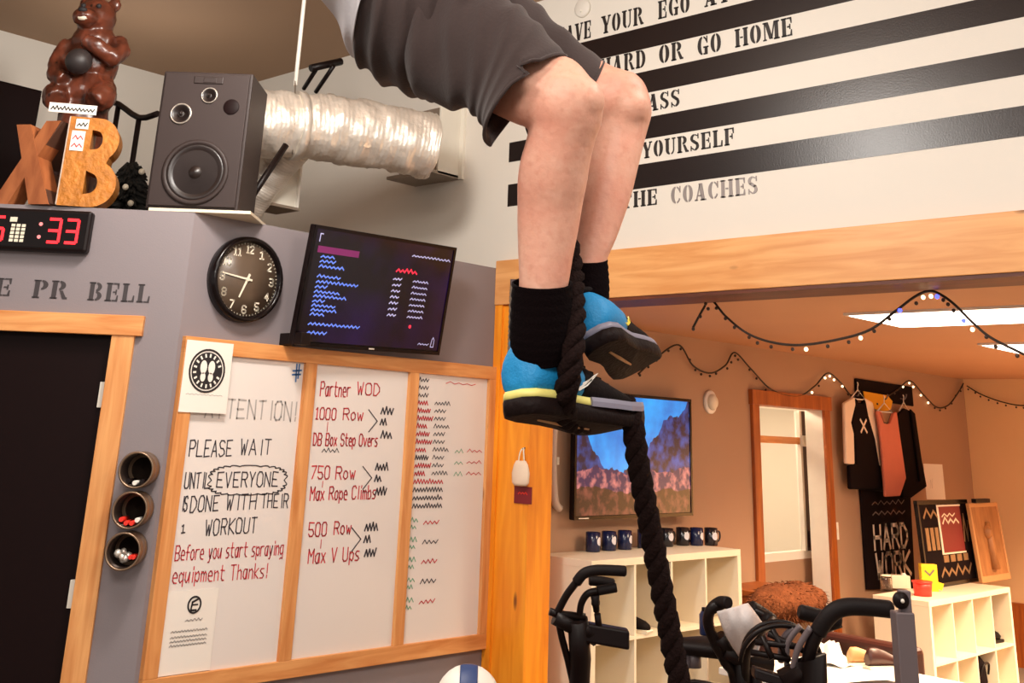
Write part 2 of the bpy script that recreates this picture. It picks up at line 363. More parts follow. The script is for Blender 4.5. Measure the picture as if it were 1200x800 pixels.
def screen_landscape():
    mt, nt, bs = nodes('landscape screen'); L = nt.links; N = nt.nodes.new
    bs.inputs['Base Color'].default_value = (.005, .005, .006, 1); bs.inputs['Roughness'].default_value = .2
    tc = N('ShaderNodeTexCoord'); sp = N('ShaderNodeSeparateXYZ'); L.new(tc.outputs['Object'], sp.inputs[0])
    nz = N('ShaderNodeTexNoise'); nz.inputs['Scale'].default_value = 4.2; nz.inputs['Detail'].default_value = 7; L.new(tc.outputs['Object'], nz.inputs['Vector'])
    def math_(op, a, b):
        n = N('ShaderNodeMath'); n.operation = op
        for i, q in enumerate((a, b)):
            if isinstance(q, (int, float)): n.inputs[i].default_value = q
            else: L.new(q, n.inputs[i])
        return n.outputs[0]
    sky = N('ShaderNodeValToRGB'); e = sky.color_ramp.elements
    e[0].position = .22; e[0].color = rgb(14, 70, 170); e[1].position = .62; e[1].color = rgb(30, 165, 245)
    L.new(nz.outputs['Fac'], sky.inputs[0])
    # ridge height varies over x
    cx = N('ShaderNodeCombineXYZ'); L.new(sp.outputs[0], cx.inputs[0]); n1 = N('ShaderNodeTexNoise'); n1.inputs['Scale'].default_value = 5; n1.inputs['Detail'].default_value = 6; L.new(cx.outputs[0], n1.inputs['Vector'])
    side = math_('MULTIPLY', math_('ABSOLUTE', math_('ADD', sp.outputs[0], .18), 0), .62)
    ridge = math_('ADD', math_('ADD', math_('MULTIPLY', n1.outputs['Fac'], .34), -.30), side)
    mnt = math_('LESS_THAN', sp.outputs[2], ridge)
    mcol = N('ShaderNodeValToRGB'); e = mcol.color_ramp.elements; e[0].position = .42; e[0].color = rgb(8, 12, 40); e[1].position = .7; e[1].color = rgb(34, 80, 160)
    n3 = N('ShaderNodeTexNoise'); n3.inputs['Scale'].default_value = 13; n3.inputs['Detail'].default_value = 6; L.new(tc.outputs['Object'], n3.inputs['Vector']); L.new(n3.outputs['Fac'], mcol.inputs[0])
    mx = N('ShaderNodeMix'); mx.data_type = 'RGBA'; L.new(mnt, mx.inputs[0]); L.new(sky.outputs[0], mx.inputs[6]); L.new(mcol.outputs[0], mx.inputs[7])
    fl = N('ShaderNodeValToRGB'); e = fl.color_ramp.elements; e[0].position = .46; e[0].color = rgb(38, 24, 70); e[1].position = .74; e[1].color = rgb(236, 140, 130)
    n4 = N('ShaderNodeTexNoise'); n4.inputs['Scale'].default_value = 17; n4.inputs['Detail'].default_value = 4; L.new(tc.outputs['Object'], n4.inputs['Vector']); L.new(n4.outputs['Fac'], fl.inputs[0])
    fmask = math_('LESS_THAN', math_('ADD', sp.outputs[2], math_('MULTIPLY', nz.outputs['Fac'], .2)), .02)
    mx2 = N('ShaderNodeMix'); mx2.data_type = 'RGBA'; L.new(fmask, mx2.inputs[0]); L.new(mx.outputs[2], mx2.inputs[6]); L.new(fl.outputs[0], mx2.inputs[7])
    gd = N('ShaderNodeValToRGB'); e = gd.color_ramp.elements; e[0].position = .45; e[0].color = rgb(22, 10, 16); e[1].position = .75; e[1].color = rgb(130, 70, 60)
    L.new(n4.outputs['Fac'], gd.inputs[0])
    gmask = math_('LESS_THAN', math_('ADD', sp.outputs[2], math_('MULTIPLY', nz.outputs['Fac'], .14)), -.12)
    mx3 = N('ShaderNodeMix'); mx3.data_type = 'RGBA'; L.new(gmask, mx3.inputs[0]); L.new(mx2.outputs[2], mx3.inputs[6]); L.new(gd.outputs[0], mx3.inputs[7])
    L.new(mx3.outputs[2], bs.inputs['Emission Color']); bs.inputs['Emission Strength'].default_value = .95
    return mt
def screen_dark():
    mt, nt, bs = nodes('schedule screen'); L = nt.links; N = nt.nodes.new
    bs.inputs['Base Color'].default_value = (.004, .003, .004, 1); bs.inputs['Roughness'].default_value = .18
    tc = N('ShaderNodeTexCoord'); nz = N('ShaderNodeTexNoise'); nz.inputs['Scale'].default_value = 3.4; nz.inputs['Detail'].default_value = 3; L.new(tc.outputs['Object'], nz.inputs['Vector'])
    cr = N('ShaderNodeValToRGB'); e = cr.color_ramp.elements; e[0].position = .45; e[0].color = rgb(20, 4, 12); e[1].position = .8; e[1].color = rgb(44, 16, 74)
    L.new(nz.outputs['Fac'], cr.inputs[0]); L.new(cr.outputs[0], bs.inputs['Emission Color']); bs.inputs['Emission Strength'].default_value = .5
    return mt
M['screen_a'] = screen_dark(); M['screen_b'] = screen_landscape()

# ------------------------------------------------------------------ lettering
def crescent(cx, cz, rx, rz, irx, irz, a0, a1, n=10):
    o = [(cx + rx * math.cos(math.radians(a0 + (a1 - a0) * i / n)), cz + rz * math.sin(math.radians(a0 + (a1 - a0) * i / n))) for i in range(n + 1)]
    q = [(cx + irx * math.cos(math.radians(a1 + (a0 - a1) * i / n)), cz + irz * math.sin(math.radians(a1 + (a0 - a1) * i / n))) for i in range(n + 1)]
    return o + q
def R4(x0, z0, x1, z1): return [(x0, z0), (x1, z0), (x1, z1), (x0, z1)]
def stem(x, w=.2, se=.055, t=.08): return [R4(x, 0, x + w, 1), R4(x - se, 0, x + w + se, t), R4(x - se, 1 - t, x + w + se, 1)]
def diag(x0, x1, w, z0=0, z1=1): return [(x0, z0), (x0 + w, z0), (x1 + w, z1), (x1, z1)]
G = {}
G['L'] = (.62, stem(.06) + [R4(.34, 0, .6, .08), [(.5, .06), (.6, .06), (.6, .36), (.54, .36)]])
G['E'] = (.66, stem(.06) + [R4(.34, 0, .6, .08), [(.5, .06), (.6, .06), (.6, .33), (.55, .33)], R4(.34, .92, .6, 1), [(.55, .68), (.6, .68), (.6, .94), (.5, .94)], R4(.34, .46, .5, .54), R4(.46, .36, .52, .64)])
G['F'] = (.64, stem(.06) + [R4(.34, .92, .6, 1), [(.55, .66), (.6, .66), (.6, .94), (.5, .94)], R4(.34, .46, .5, .54), R4(.46, .34, .52, .66)])
G['A'] = (.74, [diag(.42, .26, .22), diag(.06, .3, .07, 0, .93), R4(.22, .25, .42, .33), R4(0, 0, .2, .08), R4(.36, 0, .72, .08)])
G['V'] = (.74, [diag(.26, .06, .22), diag(.4, .6, .07, .06, 1), R4(0, .92, .34, 1), R4(.52, .92, .74, 1)])
G['Y'] = (.72, [R4(.27, 0, .47, .48), R4(.2, 0, .54, .08), [(.27, .45), (.47, .45), (.28, 1), (.05, 1)], [(.44, .5), (.5, .44), (.67, 1), (.6, 1)], R4(0, .92, .33, 1), R4(.52, .92, .73, 1)])
G['O'] = (.68, [crescent(.3, .5, .28, .5, .07, .4, 90, 270), crescent(.37, .5, .28, .5, .07, .4, -90, 90)])
G['U'] = (.74, [R4(.07, .3, .27, 1), R4(0, .92, .34, 1), crescent(.35, .32, .28, .32, .09, .22, 180, 262), crescent(.41, .32, .22, .32, .15, .24, 278, 360), R4(.56, .3, .63, 1), R4(.48, .92, .72, 1)])
G['R'] = (.74, stem(.06) + [crescent(.34, .74, .28, .26, .08, .16, -86, 86), [(.38, .46), (.52, .46), (.68, .1), (.74, .1), (.74, 0), (.54, 0)]])
G['P'] = (.66, stem(.06) + [crescent(.34, .73, .28, .27, .08, .17, -88, 88)])
G['B'] = (.7, stem(.06) + [crescent(.34, .75, .26, .25, .08, .15, -86, 86), crescent(.34, .26, .3, .26, .1, .16, -86, 86)])
G['D'] = (.7, stem(.06) + [crescent(.34, .5, .32, .5, .12, .4, -88, 88)])
G['G'] = (.72, [crescent(.32, .5, .3, .5, .09, .4, 92, 268), crescent(.38, .5, .26, .5, .19, .4, 30, 84), R4(.58, .62, .64, 1), R4(.46, 0, .64, .42), R4(.38, .36, .7, .44), R4(.38, 0, .5, .08)])
G['C'] = (.68, [crescent(.32, .5, .3, .5, .09, .4, 92, 268), crescent(.38, .5, .26, .5, .19, .4, 30, 84), crescent(.38, .5, .26, .5, .19, .4, -84, -30), R4(.58, .62, .64, 1)])
G['T'] = (.68, [R4(.24, 0, .44, 1), R4(.16, 0, .52, .08), R4(.02, .92, .2, 1), R4(.48, .92, .66, 1), [(.02, .66), (.07, .66), (.14, .94), (.02, .94)], [(.61, .66), (.66, .66), (.66, .94), (.54, .94)]])
G['H'] = (.8, stem(.06) + stem(.54) + [R4(.32, .46, .48, .54)])
G['M'] = (.96, [R4(.07, 0, .13, 1), R4(0, 0, .2, .08), diag(.36, .1, .2, .06, 1), diag(.46, .64, .06, .06, 1), R4(.68, 0, .88, 1), R4(.62, 0, .95, .08), R4(0, .92, .2, 1), R4(.68, .92, .95, 1)])
G['S'] = (.62, [crescent(.3, .74, .27, .26, .1, .16, 95, 235), crescent(.3, .27, .28, .27, .1, .17, -85, 60), [(.1, .56), (.26, .66), (.54, .44), (.36, .36)], R4(.5, .7, .56, 1), R4(.04, 0, .1, .3), [(.32, .92), (.5, .84), (.5, .9), (.32, 1)], [(.1, .14), (.28, 0), (.28, .08), (.1, .24)]])
def stencil(text, x0, x1, z0, h, T, y0=-.0015, y1=.001):
    mb = MB(); tot = sum((G[c][0] + .1) if c != ' ' else .5 for c in text) - .1
    sx = (x1 - x0) / tot; x = x0
    for c in text:
        if c == ' ': x += .5 * sx; continue
        for poly in G[c][1]: mb.prism([(x + a * sx, z0 + b * h) for a, b in poly], y0, y1, T)
        x += (G[c][0] + .1) * sx
    return mb
SF = {'A':'00 26 40;12 32','B':'00 06 36 45 44 33 03;33 42 41 30 00','C':'45 36 16 05 01 10 30 41','D':'00 06 26 44 42 20 00','E':'40 00 06 46;03 33','F':'00 06 46;03 33','G':'45 36 16 05 01 10 30 41 43 23','H':'00 06;40 46;03 43','I':'20 26','J':'46 41 30 10 01','K':'00 06;46 03 40','L':'06 00 40','M':'00 06 23 46 40','N':'00 06 40 46','O':'10 01 05 16 36 45 41 30 10','P':'00 06 36 45 44 33 03','Q':'10 01 05 16 36 45 41 30 10;22 40','R':'00 06 36 45 44 33 03;23 40','S':'45 36 16 05 04 13 33 42 41 30 10 01','T':'20 26;06 46','U':'06 01 10 30 41 46','V':'06 20 46','W':'06 10 24 30 46','X':'00 46;06 40','Y':'06 23 46;23 20','Z':'06 46 00 40',
 'a':'34 14 03 01 10 20 34;34 30','b':'06 00;03 24 33 31 20 00','c':'34 14 03 01 10 30','d':'36 30;33 14 03 01 10 31','e':'02 32 33 24 14 03 01 10 30','f':'36 26 15 10;03 33','g':'34 14 03 01 10 31;34 3/ 1/ 0.','h':'06 00;03 24 33 30','i':'10 14;15 16','k':'06 00;34 02 30','l':'10 16','m':'00 04;03 14 23 20;23 34 43 40','n':'00 04;03 24 33 30','o':'10 01 03 14 24 33 31 20 10','p':'04 0/;03 24 33 31 20 01','q':'34 3/;33 14 03 01 10 31','r':'00 04;03 14 34','s':'34 14 03 12 22 31 20 00','t':'16 11 20 30;04 34','u':'04 01 10 21 34;34 30','v':'04 20 44','w':'04 10 23 30 44','x':'00 34;04 30','y':'04 11 20 34;34 21 1/ 0/','z':'04 34 00 30',
 '0':'10 01 05 16 36 45 41 30 10','1':'05 16 10;00 20','2':'05 16 36 45 44 00 40','3':'06 36 45 44 33 42 41 30 10 01;13 33','4':'30 36 02 42','5':'46 06 03 33 42 41 30 10 01','6':'45 36 16 05 01 10 30 41 42 33 03','7':'06 46 10','8':'13 04 05 16 36 45 44 33 13 02 01 10 30 41 42 33','9':'01 10 30 41 45 36 16 05 04 13 43','.':'10 11','-':'03 33','!':'12 16;10 11',':':'11 12;14 15',"'":'15 16',',':'11 0/','>':'06 43 00','/':'00 46'}
def strokes(text, x0, x1, z0, h, w, T, y=-.002, slope=0, jit=.0, mb=None):
    mb = mb or MB(); x = 0; lines = []
    for c in text:
        if c == ' ': x += 3.6; continue
        wd = 0
        for pl in SF[c].split(';'):
            pts = []
            for q in pl.split():
                px_ = ord(q[0]) - 48; pz = {'/': -1.5, '.': -1.8}.get(q[1], ord(q[1]) - 48)
                wd = max(wd, px_); pts.append((x + px_ + random.uniform(-jit, jit), pz + random.uniform(-jit, jit)))
            lines.append(pts)
        x += wd + 1.7
    sx = (x1 - x0) / max(x - 1.7, 1); sz = h / 6
    for pts in lines:
        mb.ribbon([(x0 + a * sx, z0 + b * sz + slope * a * sx) for a, b in pts], w, y, T)
    return mb
def squiggle(x0, x1, z0, h, w, T, y=-.002, step=.012, mb=None):
    mb = mb or MB(); n = max(3, int(abs(x1 - x0) / step)); pts = []
    for i in range(n + 1):
        pts.append((x0 + (x1 - x0) * i / n, z0 + (h if i % 2 else 0) * random.uniform(.55, 1)))
    return mb.ribbon(pts, w, y, T)

# ================================================================== ROOM
struct('floor', MB().box((-6, -6, -.1), (12, 10, 0)), M['floor'])
struct('ceiling', MB().box((-4, -6, 4.148), (4.76, 9, 4.25)), M['ceiling'])
struct('wall_loft', MB().box((-4, 7.42, 2.4), (4.9, 7.55, 4.3)), M['white_wall'])
XL, XR = 4.76, 4.9
wr = struct('wall_right', MB().box((XL, -6, 2.39), (XR, 7.5, 4.3)).box((XL, 4.4, 0), (XR, 4.5, 2.39)), M['white_wall'])
for z0, z1, y0 in ((2.939, 3.066, 4.368), (3.197, 3.313, 4.37), (3.447, 3.568, 4.37), (3.697, 3.821, 4.37)):
    obj('stripe', MB().box((XL - .002, -6, z0), (XL + .01, y0, z1)), M['stripe'], wr)
for tx, ya, yb, z0, h, mk in (('LEAVE', 4.08, 3.775, 3.838, .105, 'letter'), ('YOUR', 3.705, 3.415, 3.841, .105, 'letter'), ('EGO', 3.318, 3.115, 3.845, .103, 'letter'), ('AT', 3.025, 2.87, 3.848, .1, 'letter'),
    ('HARD', 3.712, 3.40, 3.594, .1, 'letter'), ('OR', 3.315, 3.162, 3.593, .1, 'letter'), ('GO', 3.074, 2.93, 3.59, .1, 'letter'), ('HOME', 2.85, 2.525, 3.59, .096, 'letter'),
    ('ASS', 3.39, 3.186, 3.342, .092, 'letter'), ('YOURSELF', 3.43, 2.87, 3.094, .086, 'letter'), ('THE', 3.56, 3.331, 2.845, .082, 'letter'), ('COACHES', 3.25, 2.75, 2.838, .086, 'letter_grey')):
    obj('lettering', stencil(tx, -ya, -yb, z0, h, SW, -.003, .004), M[mk], wr)
# block with the loft on top
gw = struct('wall_front', MB().box((2.764, 4.4, 0), (4.76, 4.52, 2.59)), M['grey_wall'])
S0, S1 = .273, 1.18
wl = struct('wall_left', MB().box((-S0, 0, 0), (0, .12, 2.585), DW).box((-S1, 0, 2.05), (-S0, .12, 2.585), DW).box((-3.2, 0, 0), (-S1, .12, 2.585), DW), M['grey_wall'])
obj('lettering', stencil('E', -.80, -.728, 2.194, .074, DW, -.002, .002), M['letter_wall'], wl)
obj('lettering', stencil('PR', -.64, -.492, 2.191, .076, DW, -.002, .002), M['letter_wall'], wl)
obj('lettering', stencil('BELL', -.406, -.143, 2.19, .077, DW, -.002, .002), M['letter_wall'], wl)
c0 = DW @ Vector((-3.2, .05, 0)); c1 = DW @ Vector((0, .05, 0))
fl = MB(); pts = [(c0.x, c0.y), (c1.x, c1.y), (4.76, 4.45), (4.76, 7.45), (c0.x, 7.45)]
fl.prism(pts, 2.48, 2.58, frame((0, 0, 0), (1, 0, 0), (0, 0, 1), (0, 1, 0)))
struct('floor_loft', fl, M['floor'])
d1 = struct('door_1', MB().box((-S1, .03, 0), (-S0, .07, 2.05), DW), M['black_door'])
for za, zb in ((1.76, 1.862), (1.01, 1.112)):
    obj('hinge', MB().box((-S0 - .03, .012, za), (-S0 + .001, .034, zb), DW, .002), M['hinge'], d1)
obj('door_knob', MB().lathe([(.0, 0), (.012, .0), (.012, .03), (.028, .04), (.03, .06), (.018, .072), (0, .074)], DW @ Matrix.Translation((-S1 + .07, .03, 1.0)) @ Matrix.Rotation(math.pi / 2, 4, 'X'), 16), M['hinge'], d1)
struct('trim_1', MB().box((-S0 - .003, -.02, 0), (-.181, .1, 2.053), DW, .003), M['pine_v'])
struct('trim_2', MB().box((-S1, -.02, 0), (-S1 - .095, .1, 2.053), DW, .003), M['pine_v'])
struct('trim_3', MB().box((-S1 - .13, -.028, 2.05), (-.15, .1, 2.133), DW, .003), M['pine_h'])
# beam, post, low room
struct('trim_4', MB().box((4.715, -6, 2.388), (4.77, 4.4, 2.63), bev=.004), M['beam'])
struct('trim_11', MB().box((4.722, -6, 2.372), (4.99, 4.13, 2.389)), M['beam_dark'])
struct('trim_5', MB().box((4.735, 4.13, 0), (4.925, 4.4, 2.388), bev=.006).box((4.722, 4.345, 0), (4.735, 4.398, 2.388)), M['post'])
struct('ceiling_low', MB().box((4.97, -3, 2.378), (11.4, 4.42, 2.45)), M['low_ceiling'])
DX0, DX1 = 7.47, 8.44
struct('wall_back', MB().box((4.9, 4.4, 0), (DX0, 4.52, 2.4)).box((DX1, 4.4, 0), (11.4, 4.52, 2.4)).box((DX0, 4.4, 2.0), (DX1, 4.52, 2.4)), M['taupe_wall'])
struct('wall_end', MB().box((11.28, -3, 0), (11.4, 4.52, 2.45)), M['peach_wall'])
# rear doorway and the bright room beyond it
struct('trim_6', MB().box((DX0 - .085, 4.375, 0), (DX0 + .005, 4.54, 2.0), bev=.004), M['oak'])
struct('trim_7', MB().box((DX1 - .005, 4.375, 0), (DX1 + .085, 4.4, 2.0), bev=.004), M['oak'])
struct('trim_10', MB().box((DX1 - .003, 4.4, 0), (DX1 + .02, 4.545, 2.0)), M['white'])
struct('trim_8', MB().box((DX0 - .1, 4.365, 1.985), (DX1 + .1, 4.54, 2.085), bev=.004), M['oak'])
WX = onY(938, 570, 4.64).x; WE = onY(957, 570, 4.64).x
dl = struct('door_2', MB().box((WX + .02, 4.62, .98), (WX + .1, 4.66, 1.98)), M['brown_leather'])
obj('door_rail', MB().box((DX0, 4.62, 1.735), (WX, 4.65, 1.785)), M['pine_h'], dl)
obj('door_frame', MB().box((WX - .01, 4.615, .98), (WX + .02, 4.66, 1.98)).box((DX0, 4.62, .93), (WE, 4.68, .985)), M['white'], dl)
obj('latch', MB().box((WX + .0, 4.595, 1.72), (WX + .13, 4.62, 1.80), bev=.004), M['hinge'], dl); obj('latch', MB().box((WX + .06, 4.6, 1.0), (WX + .13, 4.63, 1.12), bev=.004), M['brown_leather'], dl)
obj('door_pane', MB().box((DX0, 4.645, .985), (WX, 4.649, 1.98)), M['glass'], dl)
struct('wall_side_room', MB().box((6.4, 6.2, 0), (9.6, 6.3, 2.4)).box((6.4, 4.52, 0), (6.5, 6.2, 2.4)).box((9.5, 4.52, 0), (9.6, 6.2, 2.4)), M['white_wall'])
struct('ceiling_side_room', MB().box((6.4, 4.52, 2.38), (9.6, 6.3, 2.45)), M['white_wall'])
struct('trim_9', MB().box((DX0, 4.62, 0), (WE, 4.7, .93)), M['taupe_wall'])
struct('baseboard_end', MB().box((11.22, -3, 0), (11.281, 4.4, .5)), M['oak'])

# ================================================================== WHITEBOARD
wb = thing('whiteboard', 'large three panel whiteboard in a pine frame on grey wall', 'whiteboard', (3.76, 4.4, .7))
X0, X1, ZT, ZB = 2.782, 4.733, 2.06, .704
xs = [(2.848, 3.431), (3.497, 4.09), (4.153, 4.672)]
fr = MB().box((X0, -.03, ZT - .066), (X1, .0, ZT), FW, .002).box((X0, -.03, ZB), (X1, .0, ZB + .068), FW, .002)
obj('frame_rail', MB().box((X0, -.03, ZT - .066), (X1, .0, ZT), FW, .002), M['pine_h'], wb)
obj('frame_rail', MB().box((X0, -.03, ZB), (X1, .0, ZB + .068), FW, .002), M['pine_h'], wb)
for a, b in ((X0, xs[0][0]), (xs[0][1], xs[1][0]), (xs[1][1], xs[2][0]), (xs[2][1], X1)):
    obj('frame_stile', MB().box((a, -.03, ZB + .068), (b, .0, ZT - .066), FW, .002), M['pine_v'], wb)
panels = [obj('writing_panel', MB().box((a, -.012, ZB + .068), (b, -.001, ZT - .066), FW), M['white_board'], wb) for a, b in xs]
YB = -.0135
def write(pn, lines, mk, w=.006, jit=.18):
    for tx, a, b, z, h, sl in lines: obj('handwriting', strokes(tx, a, b, z, h, w, FW, YB, sl, jit), M[mk], panels[pn])
write(0, [('ATTENTION!', 2.93, 3.41, 1.74, .078, .0)], 'faint_marker', .007)
write(0, [('PLEASE', 2.876, 3.085, 1.582, .063, .02), ('WAIT', 3.13, 3.29, 1.592, .062, .02), ('UNTIL', 2.872, 2.99, 1.458, .06, .01), ('EVERYONE', 3.03, 3.345, 1.462, .058, .01),
          ('IS', 2.872, 2.897, 1.372, .056, .0), ('DONE', 2.915, 3.05, 1.368, .06, .02), ('WITH', 3.09, 3.24, 1.372, .06, .02), ('THEIR', 3.27, 3.412, 1.378, .055, .0), ('WORKOUT', 3.0, 3.255, 1.276, .06, .02), ('1', 2.885, 2.9, 1.29, .03, 0)], 'black_marker', .0055)
cl = MB(); n = 26; pts = []
for i in range(n * 6 + 1):
    a = 2 * math.pi * i / (n * 6); k = 1 + .09 * abs(math.sin(a * n / 2))
    pts.append((3.19 + .19 * k * math.copysign(abs(math.cos(a)) ** .6, math.cos(a)), 1.49 + .055 * k * math.copysign(abs(math.sin(a)) ** .6, math.sin(a))))
obj('handwriting', cl.ribbon(pts, .0045, YB, FW), M['black_marker'], panels[0], label='scalloped cloud drawn around a word')
write(0, [('Before you start spraying', 2.87, 3.41, 1.188, .055, .0), ('equipment Thanks!', 2.872, 3.335, 1.105, .056, -.01)], 'red_marker', .005, .12)
mk = MB()
mk.ribbon([(3.372, 1.955), (3.418, 1.96)], .008, YB, FW).ribbon([(3.39, 1.985), (3.392, 1.91)], .008, YB, FW).ribbon([(3.405, 1.985), (3.403, 1.925)], .008, YB, FW).ribbon([(3.37, 1.938), (3.415, 1.942)], .008, YB, FW)
obj('handwriting', mk, M['blue_marker'], panels[0], label='small blue cross hatch mark')
write(1, [('Partner', 3.54, 3.72, 1.855, .062, .02), ('WOD', 3.765, 3.905, 1.872, .055, .0), ('1000', 3.527, 3.645, 1.752, .05, .0), ('Row', 3.69, 3.812, 1.755, .05, .0), ('DB Box Step Overs', 3.525, 3.915, 1.638, .052, .01),
          ('750', 3.53, 3.635, 1.495, .055, .0), ('Row', 3.675, 3.79, 1.495, .052, .0), ('Max Rope Climbs', 3.535, 3.925, 1.405, .056, .01), ('500', 3.545, 3.645, 1.255, .057, .0), ('Row', 3.69, 3.79, 1.26, .052, 0), ('Max V Ups', 3.555, 3.85, 1.145, .058, .0)], 'red_marker', .0062, .15)
def scrib(pn, mk, *a, step=.012, w=.005): obj('handwriting', squiggle(a[0], a[1], a[2], a[3], w, FW, YB, step), M[mk], panels[pn])
for xa, zc in ((3.865, 1.755), (3.855, 1.5), (3.815, 1.235)):
    obj('handwriting', MB().ribbon([(xa - .02, zc + .05), (xa + .04, zc), (xa - .01, zc - .05)], .0055, YB, FW), M['black_marker'], panels[1])
    for j, dz in enumerate((.05, .0, -.06)): scrib(1, 'black_marker', xa + .06 + .01 * (j == 2), xa + (.14 if j != 1 else .1), zc + dz - .015, .035, w=.008, step=.01)
for za, zb, xa in ((1.74, 1.70, 3.6), (1.485, 1.46, 3.6), (1.24, 1.205, 3.62)): obj('handwriting', MB().ribbon([(xa, za), (xa, zb)], .004, YB, FW), M['red_marker'], panels[1])
scrib(1, 'black_marker', 3.58, 3.68, 1.61, .02, w=.004)
for i in range(17):
    z = 1.955 - i * .037; xa = 4.165 + .0006 * i
    if i < 3: scrib(2, 'black_marker', xa, xa + .07, z, .02, step=.009)
    elif i < 13:
        scrib(2, 'black_marker' if i == 10 else 'red_marker', xa, xa + .07 + .02 * (i % 3), z, .022, w=.0065, step=.008)
        scrib(2, 'black_marker', xa + .12, xa + .2 + .03 * (i % 3 == 0), z + .004, .02, w=.0045, step=.011)
    else: scrib(2, 'red_marker' if i == 13 else 'black_marker', xa - .003, xa + .2, z, .022, w=.006, step=.01)
for i in range(5):
    z = 1.30 - i * .088
    scrib(2, 'green_marker', 4.165, 4.215, z, .022, step=.01); scrib(2, 'green_marker', 4.165, 4.205, z - .03, .018, step=.01)
    scrib(2, 'black_marker' if i % 2 else 'red_marker', 4.255, 4.36, z - .012, .02, step=.014)
for i in range(3):
    scrib(2, 'green_marker', 4.45, 4.51, 1.62 - i * .055, .02, w=.004); scrib(2, 'red_marker', 4.54, 4.65, 1.625 - i * .055, .016, w=.0035, step=.016)
scrib(2, 'red_marker', 4.36, 4.58, 1.955, .012, w=.0035, step=.03)

# papers on the board
pp = thing('footprint_sign', 'white sheet with round black footprints sign over top left corner of the whiteboard', 'paper', (2.9, 4.36, 1.9))
sh = obj('sheet', MB().box((2.785, -.0345, 1.755), (3.02, -.0325, 2.045), FW), M['paper'], pp)
cx, cz = 2.9, 1.925
obj('printed_disc', MB().ringplate(cx, cz, .082, .09, -.0365, -.0346, FW).disc(cx, cz, .076, -.0365, -.0346, FW), M['ink'], sh)
ft = MB()
for s in (-1, 1):
    ft.disc(cx + s * .02, cz + .014, .028, -.0375, -.0366, FW, 18, .0165).disc(cx + s * .019, cz - .026, .019, -.0375, -.0366, FW, 16, .0125)
for i in range(16):
    a = math.radians(20 + i * 21)
    ft.ribbon([(cx + .058 * math.cos(a), cz + .058 * math.sin(a)), (cx + .067 * math.cos(a), cz + .067 * math.sin(a))], .008, -.0375, FW)
obj('footprints', ft, M['paper'], sh)
obj('printed_text', squiggle(2.81, 2.99, 1.826, .004, .002, FW, -.0352, .01), M['faint_marker'], sh)
cp = thing('certificate_sheet', 'white certificate sheet with small round crest at bottom of the whiteboard', 'paper', (2.97, 4.38, .95))
sh = obj('sheet', MB().box((2.853, -.0165, .775), (3.095, -.015, 1.075), FW), M['paper'], cp)
mb = MB().ringplate(2.985, 1.02, .026, .033, -.0185, -.0166, FW)
mb.ribbon([(3.0, 1.04), (2.975, 1.03), (2.97, 1.0), (2.995, 1.0)], .008, -.0178, FW).ribbon([(2.975, 1.02), (3.0, 1.02)], .006, -.0178, FW)
obj('crest', mb, M['ink'], sh)
mb = MB(); squiggle(2.95, 3.03, .962, .008, .004, FW, -.0178, .008, mb); 
for z in (.925, .905, .89, .875): squiggle(2.89, 3.06, z, .006, .004, FW, -.0178, .007, mb)
obj('printed_text', mb, M['faint_marker'], sh)

# ================================================================== CLOCK
CK = FW @ Matrix.Translation((3.052, 0, 2.328))
ck = thing('wall_clock', 'round black wall clock with dark dial and white numerals', 'clock', CK.to_translation())
TY = Matrix.Rotation(math.pi / 2, 4, 'X')    # local z -> -y (out of the wall)
obj('case', MB().lathe([(.0, .0), (.188, .0), (.19, .02), (.186, .05), (.172, .056), (.165, .05), (.163, .032), (0, .032)], CK @ TY, 48), M['black_gloss'], ck)
dial = obj('dial', MB().lathe([(0, .031), (.163, .031), (.163, .0335), (0, .0335)], CK @ TY, 48), M['clock_face'], ck)
nm = MB()
for i in range(1, 13):
    a = math.radians(90 - 30 * i); s = str(i); wd = .02 if len(s) == 1 else .036; x, z = .132 * math.cos(a), .132 * math.sin(a)
    strokes(s, x - wd / 2, x + wd / 2, z - .016, .032, .0065, CK, -.0345, 0, 0, nm)
for i in range(60):
    a = math.radians(6 * i); nm.ribbon([(.155 * math.cos(a), .155 * math.sin(a)), (.16 * math.cos(a), .16 * math.sin(a))], .002, -.0345, CK)
obj('numerals', nm, M['cream'], dial)
def hand(ang, L, w): a = math.radians(90 - ang); return MB().prism([(-.025 * math.cos(a) - w * math.sin(a), -.025 * math.sin(a) + w * math.cos(a)), (-.025 * math.cos(a) + w * math.sin(a), -.025 * math.sin(a) - w * math.cos(a)), (L * math.cos(a) + w * .6 * math.sin(a), L * math.sin(a) - w * .6 * math.cos(a)), (L * math.cos(a) - w * .6 * math.sin(a), L * math.sin(a) + w * .6 * math.cos(a))], -.039, -.036, CK)
obj('hour_hand', hand(203, .09, .0055), M['cream'], ck); obj('minute_hand', hand(276, .135, .0045), M['cream'], ck)
obj('hub', MB().disc(0, 0, .009, -.042, -.036, CK), M['cream'], ck)

